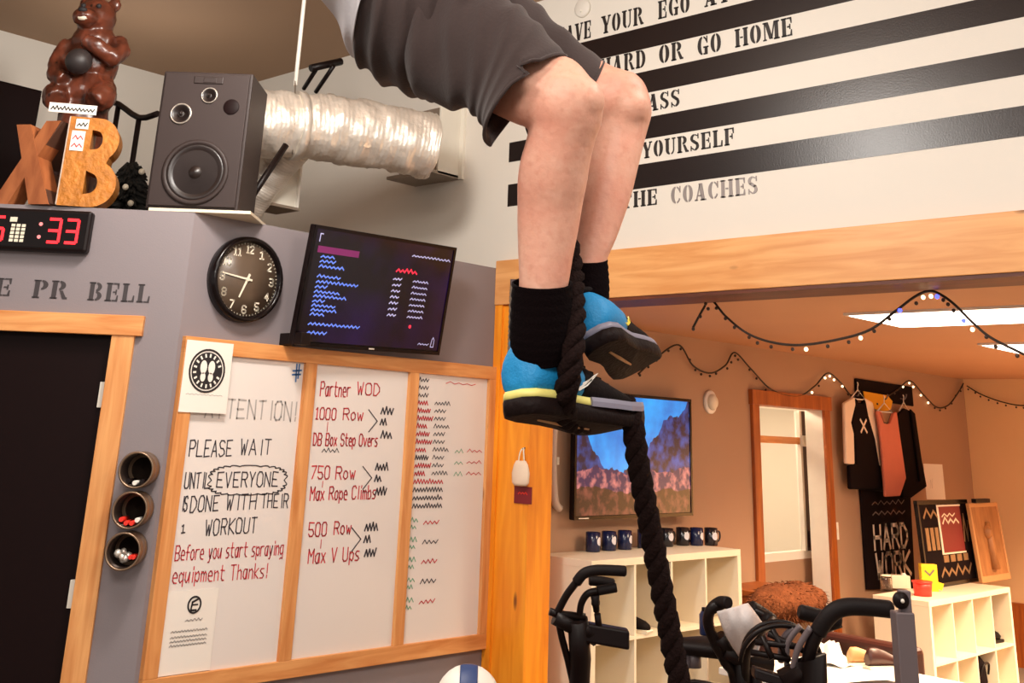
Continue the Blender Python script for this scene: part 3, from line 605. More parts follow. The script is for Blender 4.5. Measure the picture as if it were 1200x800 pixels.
# ================================================================== TIMER on the door wall
tm = thing('gym_timer', 'black interval timer with glowing red digits above the door', 'timer', DW @ Vector((-.8, 0, 2.47)))
ca = obj('case', MB().box((-1.25, -.06, 2.382), (-.425, -.002, 2.56), DW, .012), M['black_plastic'], tm)
obj('face_plate', MB().box((-1.235, -.062, 2.397), (-.44, -.06, 2.546), DW), M['black_gloss'], ca)
SEG = {'a': (0, 1, .5, 1), 'b': (.5, 1, .5, .5), 'c': (.5, .5, .5, 0), 'd': (0, 0, .5, 0), 'e': (0, 0, 0, .5), 'f': (0, .5, 0, 1), 'g': (0, .5, .5, .5)}
def seg7(chars, x, z, h, mb):
    for s in chars:
        a = SEG[s]; hx, hz = (a[2] - a[0]), (a[3] - a[1])
        q = .1
        mb.ribbon([(x + (a[0] + hx * q) * h, z + (a[1] + hz * q) * h), (x + (a[2] - hx * q) * h, z + (a[3] - hz * q) * h)], .012, -.0632, DW)
mb = MB()
for sg, x in (('abgcd', -.597), ('abgcd', -.522), ('afgcd', -.835), ('abcdef', -.92), ('abged', -1.04), ('bc', -1.12)):
    mb = MB(); seg7(sg, x, 2.42, .098, mb); obj('digit', mb, M['red_led'], tm)
obj('colon', MB().disc(-.632, 2.495, .008, -.0632, -.061, DW, 12).disc(-.632, 2.44, .008, -.0632, -.061, DW, 12), M['pinkdot'], tm)
mb = MB().box((-.765, -.0635, 2.50), (-.735, -.061, 2.52), DW)
for i in range(3):
    for j in range(5): mb.box((-.755 + i * .022, -.0635, 2.415 + j * .016), (-.739 + i * .022, -.061, 2.427 + j * .016), DW)
obj('keypad', mb, M['cream'], tm)

# ================================================================== TV on the front wall
def tv_frame(c, yaw, pit, roll):
    r = Vector((math.cos(yaw), math.sin(yaw), 0)); n = Vector((math.sin(yaw), -math.cos(yaw), 0))
    u = math.cos(pit) * Z3 + math.sin(pit) * n
    rr = math.cos(roll) * r + math.sin(roll) * u; uu = -math.sin(roll) * r + math.cos(roll) * u
    return frame(c, rr, uu.cross(rr), uu)
TV = tv_frame((3.7515, 4.262, 2.34), .0276, .186, .0285)
tv = thing('schedule_screen', 'wall television tilted down over the whiteboard showing dark schedule text', 'television', (3.7515, 4.262, 2.34))
obj('casing', MB().box((-.472, .0, -.272), (.472, .035, .272), TV, .006).box((-.3, .035, -.2), (.3, .06, .15), TV, .01), M['black_plastic'], tv)
def bezel(w, h, b, T, y0, y1): return MB().box((-w, y0, -h), (w, y1, -h + b), T).box((-w, y0, h - b), (w, y1, h), T).box((-w, y0, -h + b), (-w + b, y1, h - b), T).box((w - b, y0, -h + b), (w, y1, h - b), T)
obj('bezel', bezel(.472, .272, .016, TV, -.008, .001), M['black_gloss'], tv)
sc = obj('screen', MB().box((-.456, -.003, -.25), (.456, -.001, .256), TV), M['screen_a'], tv)
mb = MB(); 
for i, (l, z) in enumerate(((.07, .13), (.08, .108), (.13, .085), (.12, .04), (.22, .015), (.06, -.008), (.13, -.03), (.17, -.05), (.06, -.072), (.12, -.092), (.13, -.112), (.07, -.132), (.27, -.175), (.1, -.215))):
    squiggle(-.405, -.405 + l * 1.15, z, .012, .0065, TV, -.004, .012, mb)
obj('screen_text', mb, M['ui_blue'], sc)
mb = MB()
for i in range(7):
    z = .072 - i * .029; squiggle(.07, .125, z, .01, .006, TV, -.004, .01, mb); squiggle(.205, .31, z, .01, .005, TV, -.004, .01, mb)
squiggle(.17, .44, .195, .01, .005, TV, -.004, .012, mb); squiggle(.31, .385, -.228, .008, .004, TV, -.004, .01, mb)
mb.ribbon([(.4, -.235), (.405, -.2), (.412, -.188), (.42, -.2), (.42, -.235), (.4, -.235)], .004, -.004, TV).ribbon([(-.43, .2), (-.43, .235), (-.415, .235)], .005, -.004, TV)
obj('screen_text', mb, M['ui_white'], sc)
mb = MB(); mb.ribbon([(-.42, .165), (-.19, .165)], .03, -.0038, TV); obj('screen_text', mb, M['ui_purple'], sc)
mb = MB(); squiggle(.08, .22, .112, .018, .008, TV, -.004, .014, mb); mb.disc(.235, -.145, .009, -.0045, -.0035, TV, 12); obj('screen_text', mb, M['ui_red'], sc)
obj('maker_mark', MB().box((-.015, -.0095, -.266), (.02, -.0075, -.26), TV), M['hinge'], tv)
obj('mount', MB().box((3.55, -.11, 2.22), (3.95, .0, 2.46), FW), M['black_plastic'], tv); obj('support_block', MB().box((3.286, -.16, 2.062), (3.34, 0.0, 2.115), FW, .004), M['black_plastic'], tv)

# ================================================================== TINS on the door wall
def tin(name, label, x, z, content):
    T = DW @ Matrix.Translation((x, 0, z)) @ Matrix.Rotation(math.pi / 2, 4, 'X')
    t = thing(name, label, 'tin', T.to_translation(), 'storage tins on the wall')
    obj('can', MB().lathe([(0, .0), (.066, .0), (.066, .02), (.068, .024), (.066, .028), (.066, .08), (.068, .084), (.066, .088), (.066, .122), (.07, .125), (.066, .128), (.062, .126), (.061, .012), (0, .01)], T, 32), M['tin'], t)
    obj('inner_lining', MB().lathe([(.0605, .0105), (.0605, .12), (.0595, .12), (.0595, .0115), (0, .0115), (0, .0105)], T, 32), M['tin_in'], t)
    return t, T
t, T = tin('storage_tin', 'top wall tin beside the door holding dark markers', -.072, 1.529, 0)
for i, (dx, dz) in enumerate(((-.025, -.042), (.0, -.048), (.025, -.042))):
    obj('marker', MB().tube([T @ Vector((dx, dz, .02)), T @ Vector((dx * 1.1, dz, .12))], .009, 10), M['white' if i == 1 else 'black_plastic'], t)
t, T = tin('storage_tin', 'middle wall tin beside the door holding red markers', -.075, 1.381, 1)
for i, (dx, dz) in enumerate(((-.03, -.035), (-.01, -.047), (.012, -.047), (.032, -.035))):
    obj('marker', MB().tube([T @ Vector((dx, dz, .02)), T @ Vector((dx, dz, .12))], .009, 10), M['box_red' if i < 3 else 'white'], t)
t, T = tin('storage_tin', 'bottom wall tin beside the door with crumpled foil and red markers', -.08, 1.233, 2)
mb = MB()
for i in range(6): mb.ball(T @ Vector((random.uniform(-.03, .02), random.uniform(-.035, .01), random.uniform(.06, .1))), random.uniform(.012, .02), 8)
obj('foil_scraps', mb, M['foil'], t)
for dx in (.03, .042): obj('marker', MB().tube([T @ Vector((dx, -.02, .02)), T @ Vector((dx, -.02, .12))], .008, 10), M['box_red'], t)

# ================================================================== LOFT EDGE: letters, bear, speaker, duct
ZL = 2.587
def letter_frame(x, yaw, z=ZL, y=.0): return DW @ Matrix.Translation((x, y, z)) @ Matrix.Rotation(yaw, 4, 'Z')
# letter X, two crossing planks
TX = letter_frame(-.735, math.radians(-14), y=.05)
lx = thing('letter_x', 'reddish wooden letter X standing left of the golden letter', 'letter', TX.to_translation())
Hx = .375
obj('stroke', MB().prism([(-.155, 0), (-.075, 0), (.115, Hx), (.045, Hx)], -.055, .055, TX), M['x_wood'], lx)
obj('stroke', MB().prism([(.03, 0), (.125, 0), (-.03, Hx * .96), (-.1, Hx * .96)], -.056, .052, TX), M['x_wood'], lx)
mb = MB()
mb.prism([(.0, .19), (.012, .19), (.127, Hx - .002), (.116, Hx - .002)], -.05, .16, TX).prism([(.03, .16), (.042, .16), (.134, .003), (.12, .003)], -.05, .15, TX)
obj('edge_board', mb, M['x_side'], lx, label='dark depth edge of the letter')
TB = letter_frame(-.505, math.radians(8), y=.05)
lb = thing('letter_b', 'golden letter B with small stickers at loft edge', 'letter', TB.to_translation())
def arcpts(cx, cz, rx, rz, a0, a1, n=14): return [(cx + rx * math.cos(math.radians(a0 + (a1 - a0) * i / n)), cz + rz * math.sin(math.radians(a0 + (a1 - a0) * i / n))) for i in range(n + 1)]
outer = [(-.1, 0)] + arcpts(.03, .105, .105, .105, -90, 62) + arcpts(.025, .3, .095, .1, -48, 90) + [(-.1, .4)]
h1 = [(.0, .055)] + arcpts(.02, .105, .035, .045, -80, 80) + [(.0, .16)]; h2 = [(.0, .255)] + arcpts(.02, .3, .03, .042, -80, 80) + [(.0, .345)]
def holed(outer, holes, y0, y1, T):
    bm = bmesh.new(); es = []
    for lp in [outer] + holes:
        vs = [bm.verts.new((x, 0, z)) for x, z in lp]
        es += [bm.edges.new((vs[i], vs[(i + 1) % len(vs)])) for i in range(len(vs))]
    bmesh.ops.triangle_fill(bm, use_beauty=True, use_dissolve=False, edges=es)
    bmesh.ops.remove_doubles(bm, verts=bm.verts, dist=1e-6)
    r = bmesh.ops.extrude_face_region(bm, geom=bm.faces[:])
    for v in [e for e in r['geom'] if isinstance(e, bmesh.types.BMVert)]: v.co.y = y1
    for v in bm.verts:
        if abs(v.co.y) < 1e-9 and y0: v.co.y = y0
    bm.verts.index_update(); mb = MB().add([T @ v.co for v in bm.verts], [[v.index for v in f.verts] for f in bm.faces]); bm.free(); return mb
obj('letter_body', holed(outer, [h1, h2], -.06, .06, TB), M['gold'], lb)
obj('edge_board', MB().box((-.106, -.058, .003), (-.1, .16, .4), TB), M['ltgrey'], lb, label='depth edge of the letter, coloured pale as lit')  # pale side colour stands in for light falling on the letter
# long label strip and two stickers
st = obj('name_strip', MB().box((-.2, -.066, .412), (.004, -.062, .455), TB), M['paper'], lb, label='white paper strip with printed words')
obj('printed_text', squiggle(-.19, -.005, .424, .018, .005, TB, -.067, .008), M['ink'], st)
s1 = obj('sticker', MB().box((-.075, -.064, .345), (-.02, -.061, .39), TB), M['paper'], lb); obj('printed_text', squiggle(-.068, -.026, .357, .02, .005, TB, -.065, .008), M['ink'], s1)
s2 = obj('sticker', MB().box((-.085, -.064, .245), (-.028, -.061, .335), TB), M['paper'], lb)
mb = MB(); squiggle(-.078, -.035, .262, .022, .005, TB, -.065, .009, mb); squiggle(-.078, -.035, .297, .022, .005, TB, -.065, .009, mb); obj('printed_text', mb, M['red_marker'], s2)
# carved bear on a stump behind the letters
bc = DW @ Vector((-.672, .36, ZL)); BX = Vector((K, -K, 0)); BY = Vector((-K, -K, 0))
br = thing('carved_bear', 'dark carved wooden bear figure holding a black ball, standing behind the letters', 'sculpture', bc)
def bp(x, y, z): return bc + BX * x * .84 + BY * y * .9 + Z3 * (.72 + (z - .72) * .86)
RB = Matrix(((BX.x, BY.x, 0), (BX.y, BY.y, 0), (0, 0, 1)))
mb = MB()
mb.lathe([(.13, 0), (.135, .1), (.125, .3), (.118, .42), (.11, .55)], Matrix.Translation(bc), 24)
mb.ball(bp(0, 0, .60), (.138, .13, .13), 20, RB).ball(bp(0, .01, .76), (.128, .115, .13), 20, RB).ball(bp(-.01, 0, .9), (.11, .105, .09), 20, RB)
mb.ball(bp(-.01, .03, 1.04), (.095, .1, .1), 20, RB).ball(bp(-.035, .13, 1.0), (.06, .07, .045), 16, RB)
for s in (-1, 1): mb.ball(bp(s * .085 - .01, .0, 1.135), (.035, .025, .04), 12, RB)
mb.tube([bp(.135, .02, .9), bp(.175, .07, .83), bp(.16, .13, .77), bp(.07, .18, .82), bp(.0, .19, .85)], [.046, .05, .047, .04, .036], 12)
mb.tube([bp(-.14, .02, .88), bp(-.17, .06, .76), bp(-.15, .12, .66), bp(-.08, .16, .62)], [.044, .047, .044, .038], 12)
mb.tube([bp(-.1, .05, .58), bp(-.13, .13, .53), bp(-.1, .17, .5)], [.075, .065, .055], 12).tube([bp(.1, .05, .58), bp(.13, .13, .54), bp(.1, .17, .5)], [.075, .065, .055], 12)
body = remeshed('carved_body', mb, M['carved'], br, .010, 3)
for v in body.data.vertices:
    d = noise.noise(v.co * 22) * .006 + noise.noise(v.co * 60) * .003
    v.co += v.normal * d
obj('teeth', MB().ball(bp(-.035, .175, .985), (.034, .022, .016), 12, RB), M['cream'], br)
obj('eye', MB().ball(bp(-.06, .125, 1.075), .013, 10), M['ink'], br); obj('eye', MB().ball(bp(.03, .13, 1.075), .013, 10), M['ink'], br)
obj('nose', MB().ball(bp(-.035, .195, 1.025), (.022, .016, .014), 10, RB), M['ink'], br)
obj('ball', MB().ball(bp(-.005, .2, .72), .062, 24), M['black_ball'], br)

# speaker
TS = DW @ Matrix.Translation((-.022, .0, ZL + .012)) @ Matrix.Rotation(math.radians(-3), 4, 'Z')
sp = thing('loudspeaker', 'large black three way loudspeaker on loft edge', 'speaker', TS.to_translation())
sw, shh, sd = .205, .635, .34
obj('cabinet', MB().box((-sw, .012, 0), (sw, sd, shh), TS, .006), M['speaker'], sp)
bf = obj('baffle', MB().box((-sw + .012, .0, .012), (sw - .012, .014, shh - .012), TS, .003), M['speaker_front'], sp)
def driver(nm, x, z, r, ring, ringm, parent, depth=.03):
    T = TS @ Matrix.Translation((x, 0, z)) @ TY
    o = obj(nm, MB().lathe([(r * 1.0, -.002), (r * 1.0, .006), (r * .9, .008), (r * .82, .002), (r * .3, -depth + .012), (r * .3, -depth + .004 + r * .1), (r * .2, -depth + .02 + r * .12), (0, -depth + .024 + r * .15)], T, 40), M['cone'], parent)
    obj('trim_ring', MB().lathe([(r * 1.14, -.002), (r * 1.14, .006), (r * 1.08, .009), (r * .98, .009), (r * .97, .0)], T, 40), M[ringm], o); return o
driver('woofer', .0, .165, .13, 1, 'speaker', bf, .03)
driver('midrange', -.098, .43, .043, 1, 'silver_ring', bf, .012)
driver('tweeter', .02, .52, .033, 1, 'silver_ring', bf, .01)
obj('port', MB().lathe([(.036, -.002), (.036, .003), (.034, .004), (0, .0035)], TS @ Matrix.Translation((.125, 0, .47)) @ TY, 24), M['black_door'], bf)
obj('horn', MB().box((-.06, -.006, .575), (.075, .002, .61), TS, .004).box((-.015, -.008, .58), (.045, -.005, .604), TS, .002), M['speaker'], bf)
tag(obj('shim_board', MB().box((-.205, -.004, ZL - .001), (.245, .33, ZL + .012), DW @ Matrix.Translation((.0, .0, 0)) @ Matrix.Rotation(math.radians(-3), 4, 'Z')), M['shelf'], loc=DW @ Vector((0, 0, ZL))), 'pale thin board lying under the loudspeaker', 'board')

# black panel at left on the loft wall, rail, dark tree
pa = onY(0, 78, 7.4); pb = onY(40, 104, 7.4)
pn = thing('loft_cabinet', 'tall black cabinet behind the letters against the loft wall', 'cabinet', (pa.x, 7.2, ZL))
obj('body', MB().box((pb.x - 1.2, 7.05, ZL), (pb.x - .1, 7.4, pb.z - .1), bev=.005), M['black_door'], pn)
obj('door', MB().box((pb.x - 1.19, 7.03, ZL + .02), (pb.x - .66, 7.05, pb.z - .12), bev=.003), M['black_door'], pn)
obj('door', MB().box((pb.x - .64, 7.03, ZL + .02), (pb.x - .11, 7.05, pb.z - .12), bev=.003), M['black_door'], pn)
rl = thing('loft_handrail', 'black metal handrail at left of the loudspeaker', 'railing', P(150, 245, 6.2))
ra, rb_, rc = P(127, 120, 6.2), P(139, 122, 6.2), P(163, 138, 6.0); rd = P(185, 133, 5.9)
obj('top_rail', MB().tube(spline([ra, rb_, rc, rd], 3), .016, 10), M['dark_metal'], rl)
for p in (rb_, rc): obj('post', MB().tube([p, Vector((p.x, p.y, ZL))], .014, 10), M['dark_metal'], rl)
tr = thing('small_dark_tree', 'small dark artificial tree with white baubles between golden letter and loudspeaker', 'tree', P(148, 246, 5.6))
tb = tr.location.copy(); tb.z = ZL; tr.location = tb
mb = MB()
for i in range(420):
    h = random.random() ** .8; a = random.uniform(0, 6.283); rr = .15 * (1.15 - .75 * h) * random.uniform(.5, 1.1)
    p = tb + Vector((0, 0, -.0 + .05 + h * .27)); q = p + Vector((math.cos(a) * rr, math.sin(a) * rr, -.03 + random.uniform(-.02, .02)))
    mb.tube([p, (p + q) / 2 + Vector((0, 0, .015)), q], [.008, .015, .004], 5)
obj('foliage', mb, M['plant'], tr); obj('trunk', MB().tube([tb, tb + Vector((0, 0, .3))], .012, 8), M['x_side'], tr)
for p in (P(136, 226, 5.48), P(147, 219, 5.48), P(166, 201, 5.48), P(153, 238, 5.46)): obj('bauble', MB().ball(p, .015, 12), M['cream'], tr)

# duct: foil run, plenum boxes
def corrugated(path, r, n=28, amp=.0012, caps=True):
    path = spline(path, 34); rad = []
    for i in range(len(path)): rad.append(r + amp * math.sin(i * 1.9) + .012 * noise.noise(path[i] * 3))
    return MB().tube(path, rad, n, caps)
dt = thing('foil_duct', 'silver flexible foil duct running from loudspeaker to the wall vent', 'duct', P(400, 155, 6.2))
d_o = obj('duct_run', corrugated([P(215, 132, 5.75), P(290, 142, 5.85), P(345, 147, 5.95), P(400, 152, 6.05), P(460, 163, 6.15), P(505, 172, 6.22)], .172), M['foil'], dt)
for v in d_o.data.vertices: v.co += v.normal * (noise.noise(v.co * 9) * .02 + noise.noise(v.co * 24) * .012)
obj('duct_collar', MB().tube([P(343, 147, 5.94), P(352, 148, 5.96)], .182, 28), M['foil'], dt)
d2o = obj('duct_branch', corrugated([P(345, 170, 6.05), P(320, 196, 6.1), P(300, 222, 6.1), P(285, 245, 6.1)], .11, 20), M['foil'], dt, label='smaller foil branch dropping behind the loudspeaker')
for v in d2o.data.vertices: v.co += v.normal * (noise.noise(v.co * 14) * .016)
obj('duct_strap', MB().tube([P(346, 96, 6.0), P(345, 146, 5.78), P(343, 180, 5.85)], .012, 6, flat=.3), M['galv_and_shade'], dt)
vb = thing('duct_vent_box', 'white metal vent box on the white wall at end of the foil duct', 'vent', (4.7, 4.98, 3.36))
yv0, yv1, zv0, zv1 = 4.76, 5.15, 3.15, 3.58
obj('box', MB().box((4.62, yv0 + .012, zv0 + .012), (4.76, yv1, zv1 - .012)), M['galv_and_shade'], vb)  # grey-brown colour carries the shade on the unlit face of the white box
obj('flange', MB().box((4.57, yv0, zv0), (4.76, yv0 + .012, zv1)).box((4.74, yv0 - .03, zv0 - .01), (4.76, yv0, zv1 + .01)), M['vent'], vb, label='white painted side of the vent')
obj('lower_lip', MB().box((4.52, yv0 + .0, zv0 - .006), (4.76, yv1 + .0, zv0 + .012)), M['galv_and_shade'], vb)
vc = thing('branch_vent_box', 'small white vent box below the foil duct near the loudspeaker', 'vent', P(340, 210, 6.35))
q0 = P(324, 180, 6.2); q1 = P(352, 240, 6.2)
TVB = frame(P(338, 210, 6.25), (1, 0, 0), (0, 1, 0), (0, 0, 1))
obj('box', MB().box((-.1, .0, -.15), (.06, .16, .15), TVB), M['vent'], vc); obj('flange', MB().box((.06, -.02, -.155), (.072, .18, .155), TVB), M['white'], vc)
obj('lower_lip', MB().box((-.13, -.03, -.165), (.075, .18, -.15), TVB), M['galv_and_shade'], vc)
hr = thing('ceiling_hanger_rod', 'thin white rod dropping from the ceiling to the foil duct', 'rod', P(346, 95, 6.0))
e0 = P(346, 100, 6.0); e1 = Vector((e0.x, e0.y, 4.148)); obj('rod', MB().tube([e0, e1], .011, 8), M['white'], hr); obj('ceiling_plate', MB().box((e1.x - .03, e1.y - .03, 4.138), (e1.x + .03, e1.y + .03, 4.148)), M['white'], hr)
bk = thing('duct_support_arm', 'black diagonal support arm beside the loudspeaker', 'bracket', P(282, 252, 5.3))
obj('arm', MB().tube([P(281, 252, 5.35), P(335, 170, 5.6)], .017, 8), M['dark_metal'], bk)
obj('foot', MB().box((-.03, -.03, 0), (.05, .03, .012), Matrix.Translation((lambda p: Vector((p.x, p.y, ZL)))(P(282, 254, 5.35)))), M['dark_metal'], bk)
bh = thing('wall_hook_bracket', 'black two leg bracket on wall above the foil duct', 'bracket', P(380, 85, 6.8))
obj('bar', MB().tube([P(364, 80, 6.6), P(400, 72, 6.75)], .022, 8), M['dark_metal'], bh)
for a, b in (((370, 82), (356, 104)), ((391, 77), (370, 108))): obj('leg', MB().tube([P(*a, 6.65), P(*b, 6.75)], .013, 8), M['dark_metal'], bh)
ds = onX(683, 10, 4.755); sk = thing('wall_sensor', 'small white round sensor high on the wall above the painted slogans', 'sensor', ds)
TD = frame((4.76, ds.y, ds.z), (0, -1, 0), (1, 0, 0), (0, 0, 1)) @ TY
obj('base', MB().lathe([(0, 0), (.055, 0), (.055, .012), (.045, .018), (0, .018)], TD, 24), M['white_wall'], sk); obj('lens', MB().ball(TD @ Vector((0, -.02, .02)), .008, 8), M['hinge'], sk)

# ================================================================== LOW ROOM
# ceiling lights
def clight(label, x0, y0, x1, y1):
    t = thing('ceiling_light', label, 'light', ((x0 + x1) / 2, (y0 + y1) / 2, 2.37), 'panel lights in the low ceiling')
    obj('frame', MB().box((x0 - .02, y0 - .02, 2.365), (x0, y1 + .02, 2.378)).box((x1, y0 - .02, 2.365), (x1 + .02, y1 + .02, 2.378)).box((x0, y0 - .02, 2.365), (x1, y0, 2.378)).box((x0, y1, 2.365), (x1, y1 + .02, 2.378)), M['white'], t)
    obj('diffuser', MB().box((x0, y0, 2.362), (x1, y1, 2.376), bev=.004), M['panel_light'], t)
clight('larger glowing ceiling panel light nearest the beam', 5.72, 1.6, 6.36, 2.8)
clight('smaller glowing ceiling panel light farther in the low room', 7.62, 1.7, 8.3, 2.83)
# white cube shelf with mugs
def cube_shelf(label, x0, y0, x1, y1, zt, cols, rows, loc):
    t = thing('cube_shelf', label, 'shelf', loc, 'white cube shelves'); tk = .036; ti = .016
    obj('top_panel', MB().box((x0, y0, zt - tk), (x1, y1, zt), bev=.002), M['shelf'], t); obj('bottom_panel', MB().box((x0, y0, 0), (x1, y1, tk)), M['shelf'], t)
    for xa in (x0, x1 - tk): obj('side_panel', MB().box((xa, y0, tk), (xa + tk, y1, zt - tk)), M['shelf'], t)
    obj('back_panel', MB().box((x0 + tk, y1 - .008, tk), (x1 - tk, y1, zt - tk)), M['shelf'], t)
    cw = (x1 - x0 - 2 * tk) / cols; rh = (zt - 2 * tk) / rows
    for i in range(1, cols): obj('divider', MB().box((x0 + tk + i * cw - ti / 2, y0 + .002, tk), (x0 + tk + i * cw + ti / 2, y1 - .008, zt - tk)), M['shelf'], t)
    for j in range(1, rows): obj('shelf_board', MB().box((x0 + tk, y0 + .001, tk + j * rh - ti / 2), (x1 - tk, y1 - .008, tk + j * rh + ti / 2)), M['shelf'], t)
    return t, cw, rh, tk
ls, cw, rh, tk = cube_shelf('white cube shelf with a row of mugs on top', 5.10, 4.0, 6.55, 4.385, 1.12, 4, 3, (5.82, 4.2, 0))
rs, cw2, rh2, _ = cube_shelf('white cube shelf under the black banner by the end wall', 8.215, 3.575, 9.70, 3.975, .77, 4, 2, (8.95, 3.78, 0))
# mugs
def mug(nm, mk, loc, ang, label):
    t = thing(nm, label, 'mug', (0, 0, 0), 'mugs on the white shelf')
    obj('cup', MB().lathe([(0, 0), (.037, 0), (.041, .004), (.041, .1), (.038, .101), (.037, .01), (0, .008)], I4, 28), M[mk], t)
    obj('handle', MB().tube(spline([(.039, 0, .08), (.066, 0, .078), (.072, 0, .05), (.06, 0, .026), (.039, 0, .022)], 4), .0055, 8), M[mk], t)
    mb = MB(); n = 20; rings = []
    for r in (.0, .012, .022):
        rings.append([Vector((.0416 * math.sin(.0 + (r * math.cos(2 * math.pi * i / n)) / .0416), -.0417 * math.cos((r * math.cos(2 * math.pi * i / n)) / .0416), .055 + r * math.sin(2 * math.pi * i / n))) for i in range(n)])
    mb.loft(rings, False); obj('round_logo', mb, M['logo'], t)
    t.location = loc; t.rotation_euler = (0, 0, ang); return t
specs = [(667, 643, 'mug_navy', .55, 'navy mug with round logo, leftmost on the white shelf'), (688, 642, 'mug_navy', .35, 'navy mug second from the left on the white shelf'), (709, 641, 'mug_navy', .6, 'navy mug third from the left on the white shelf'),
         (737, 640, 'mug_navy', .2, 'navy mug on the white shelf, left of the rope'), (771, 639, 'mug_black', .2, 'dark mug half behind the rope on the white shelf'), (793, 638, 'mug_black', .1, 'black mug just right of the rope on the shelf'),
         (817, 639, 'mug_navy', .5, 'navy mug second from the right on the white shelf'), (834, 639, 'mug_black', .05, 'dark mug with visible handle, rightmost on the white shelf')]
for x, y, mk, a, lb_ in specs:
    p = onZ(x, y, 1.12); p.y = min(p.y, 4.32); mug('mug', mk, (onZ(x, y, 1.1205).x, p.y, 1.1205), a - .35, lb_)
# shoe in left shelf, boot and bag in right shelf
def small_shoe(name, label, c, ang, mk, boot=False, s=1.0):
    t = thing(name, label, 'shoe', c); T = Matrix.Translation(c) @ Matrix.Rotation(ang, 4, 'Z') @ Matrix.Scale(s, 4)
    rings = []
    prof = [(-.12, .03, .07), (-.10, .036, .1 if not boot else .2), (-.05, .038, .1 if not boot else .2), (0, .04, .085), (.06, .043, .06), (.11, .036, .045), (.135, .018, .03)]
    for x, hw, h in prof: rings.append([T @ Vector((x, hw * math.cos(a) * (1 if math.sin(a) < .3 else .8), .014 + (h / 2 + h / 2 * math.sin(a)))) for a in [2 * math.pi * i / 14 for i in range(14)]])
    obj('upper', MB().loft(rings), M[mk], t)
    mb = MB(); mb.prism([(-.125, 0), (.135, 0), (.14, .012), (.135, .018), (-.125, .018)], -.04, .04, T); obj('sole', mb, M['cream' if not boot else 'rubber'], t)
    return t
small_shoe('gym_shoe', 'black gym shoe with pale sole in the left cube shelf', Vector((5.10 + tk + cw * 1.28, 4.13, tk + 2 * rh + .0085)), -1.4, 'shoe_black')
small_shoe('black_boot', 'black ankle boot in the top right cube of the shelf', Vector((8.215 + tk + cw2 * 3.49, 3.70, tk + rh2 + .0085)), -.1, 'shoe_black', True, 1.2)
bg = thing('black_bag', 'black soft bag stuffed into a lower cube of the right shelf', 'bag', (8.215 + tk + cw2 * 2.45, 3.75, tk))
cbx = 8.215 + tk + cw2 * 2.45
mb = MB(); rings = []
for z, a, b in ((.0, .12, .12), (.03, .154, .15), (.15, .158, .16), (.27, .145, .15), (.322, .09, .11)): rings.append([Vector((cbx + a * math.cos(t_), 3.75 + b * math.sin(t_), tk + z + .001)) for t_ in [2 * math.pi * i / 18 for i in range(18)]])
obj('bag_body', mb.loft(rings), M['black_cloth'], bg); obj('carry_strap', MB().tube(spline([(cbx - .08, 3.60, tk + .2), (cbx - .05, 3.58, tk + .27), (cbx + .04, 3.58, tk + .27), (cbx + .07, 3.60, tk + .2)], 5), .008, 8), M['dark_metal'], bg)
# TV on the back wall
TW = tv_frame((5.92, 4.315, 1.632), 0, .0, 0)
t2 = thing('landscape_screen', 'wall television above the mugs showing a blue mountain scene', 'television', (5.92, 4.315, 1.632))
obj('casing', MB().box((-.59, .0, -.345), (.59, .03, .345), TW, .006).box((-.3, .03, -.2), (.3, .07, .2), TW), M['black_plastic'], t2)
obj('bezel', bezel(.59, .345, .018, TW, -.008, .001), M['black_gloss'], t2); obj('screen', MB().box((-.574, -.003, -.325), (.574, -.001, .328), TW), M['screen_b'], t2)
obj('maker_mark', MB().box((-.55, -.0095, -.34), (-.46, -.0075, -.335), TW), M['hinge'], t2)
# alarm, switch, conduit on back wall
al = thing('wall_alarm', 'round white alarm on the back wall right of the television', 'alarm', onY(831, 471, 4.4)); TA = frame(onY(831, 471, 4.4), (1, 0, 0), (0, 1, 0), (0, 0, 1)) @ TY
obj('base', MB().lathe([(0, 0), (.075, 0), (.075, .015), (.068, .02), (0, .02)], TA, 28), M['white'], al); obj('dome', MB().lathe([(.05, .019), (.05, .035), (.035, .05), (0, .055)], TA, 24), M['cream'], al)
p = onY(979, 622, 4.4); sw_ = thing('light_switch', 'white light switch plate right of the rear doorway', 'switch', p)
obj('plate', MB().box((p.x - .04, 4.392, p.z - .06), (p.x + .04, 4.4, p.z + .06), bev=.002), M['white'], sw_); obj('toggle', MB().box((p.x - .008, 4.384, p.z - .012), (p.x + .008, 4.393, p.z + .014)), M['cream'], sw_)
p0, p1 = onY(641, 470, 4.385), onY(639, 545, 4.385); cd = thing('wall_conduit', 'white vertical cable cover left of the landscape television', 'conduit', p1)
obj('cover', MB().box((p0.x - .02, 4.378, p1.z), (p0.x + .02, 4.4, p0.z + .08), bev=.004), M['white'], cd); obj('end_cap', MB().box((p0.x - .023, 4.375, p1.z - .015), (p0.x + .023, 4.4, p1.z + .01), bev=.003), M['cream'], cd)
p0 = onY(653, 540, 4.37); cj = thing('hanging_cable', 'pale looped cable hanging at left edge of the landscape television', 'cable', p0)
obj('cord', MB().tube(spline([onY(657, 480, 4.37), onY(650, 500, 4.37), onY(648, 540, 4.37), onY(650, 585, 4.37), onY(656, 596, 4.37)], 6), .022, 8), M['ltgrey'], cj)
obj('wall_clip', MB().box((p0.x - .03, 4.38, p0.z - .02), (p0.x + .03, 4.4, p0.z + .02)), M['cream'], cj)
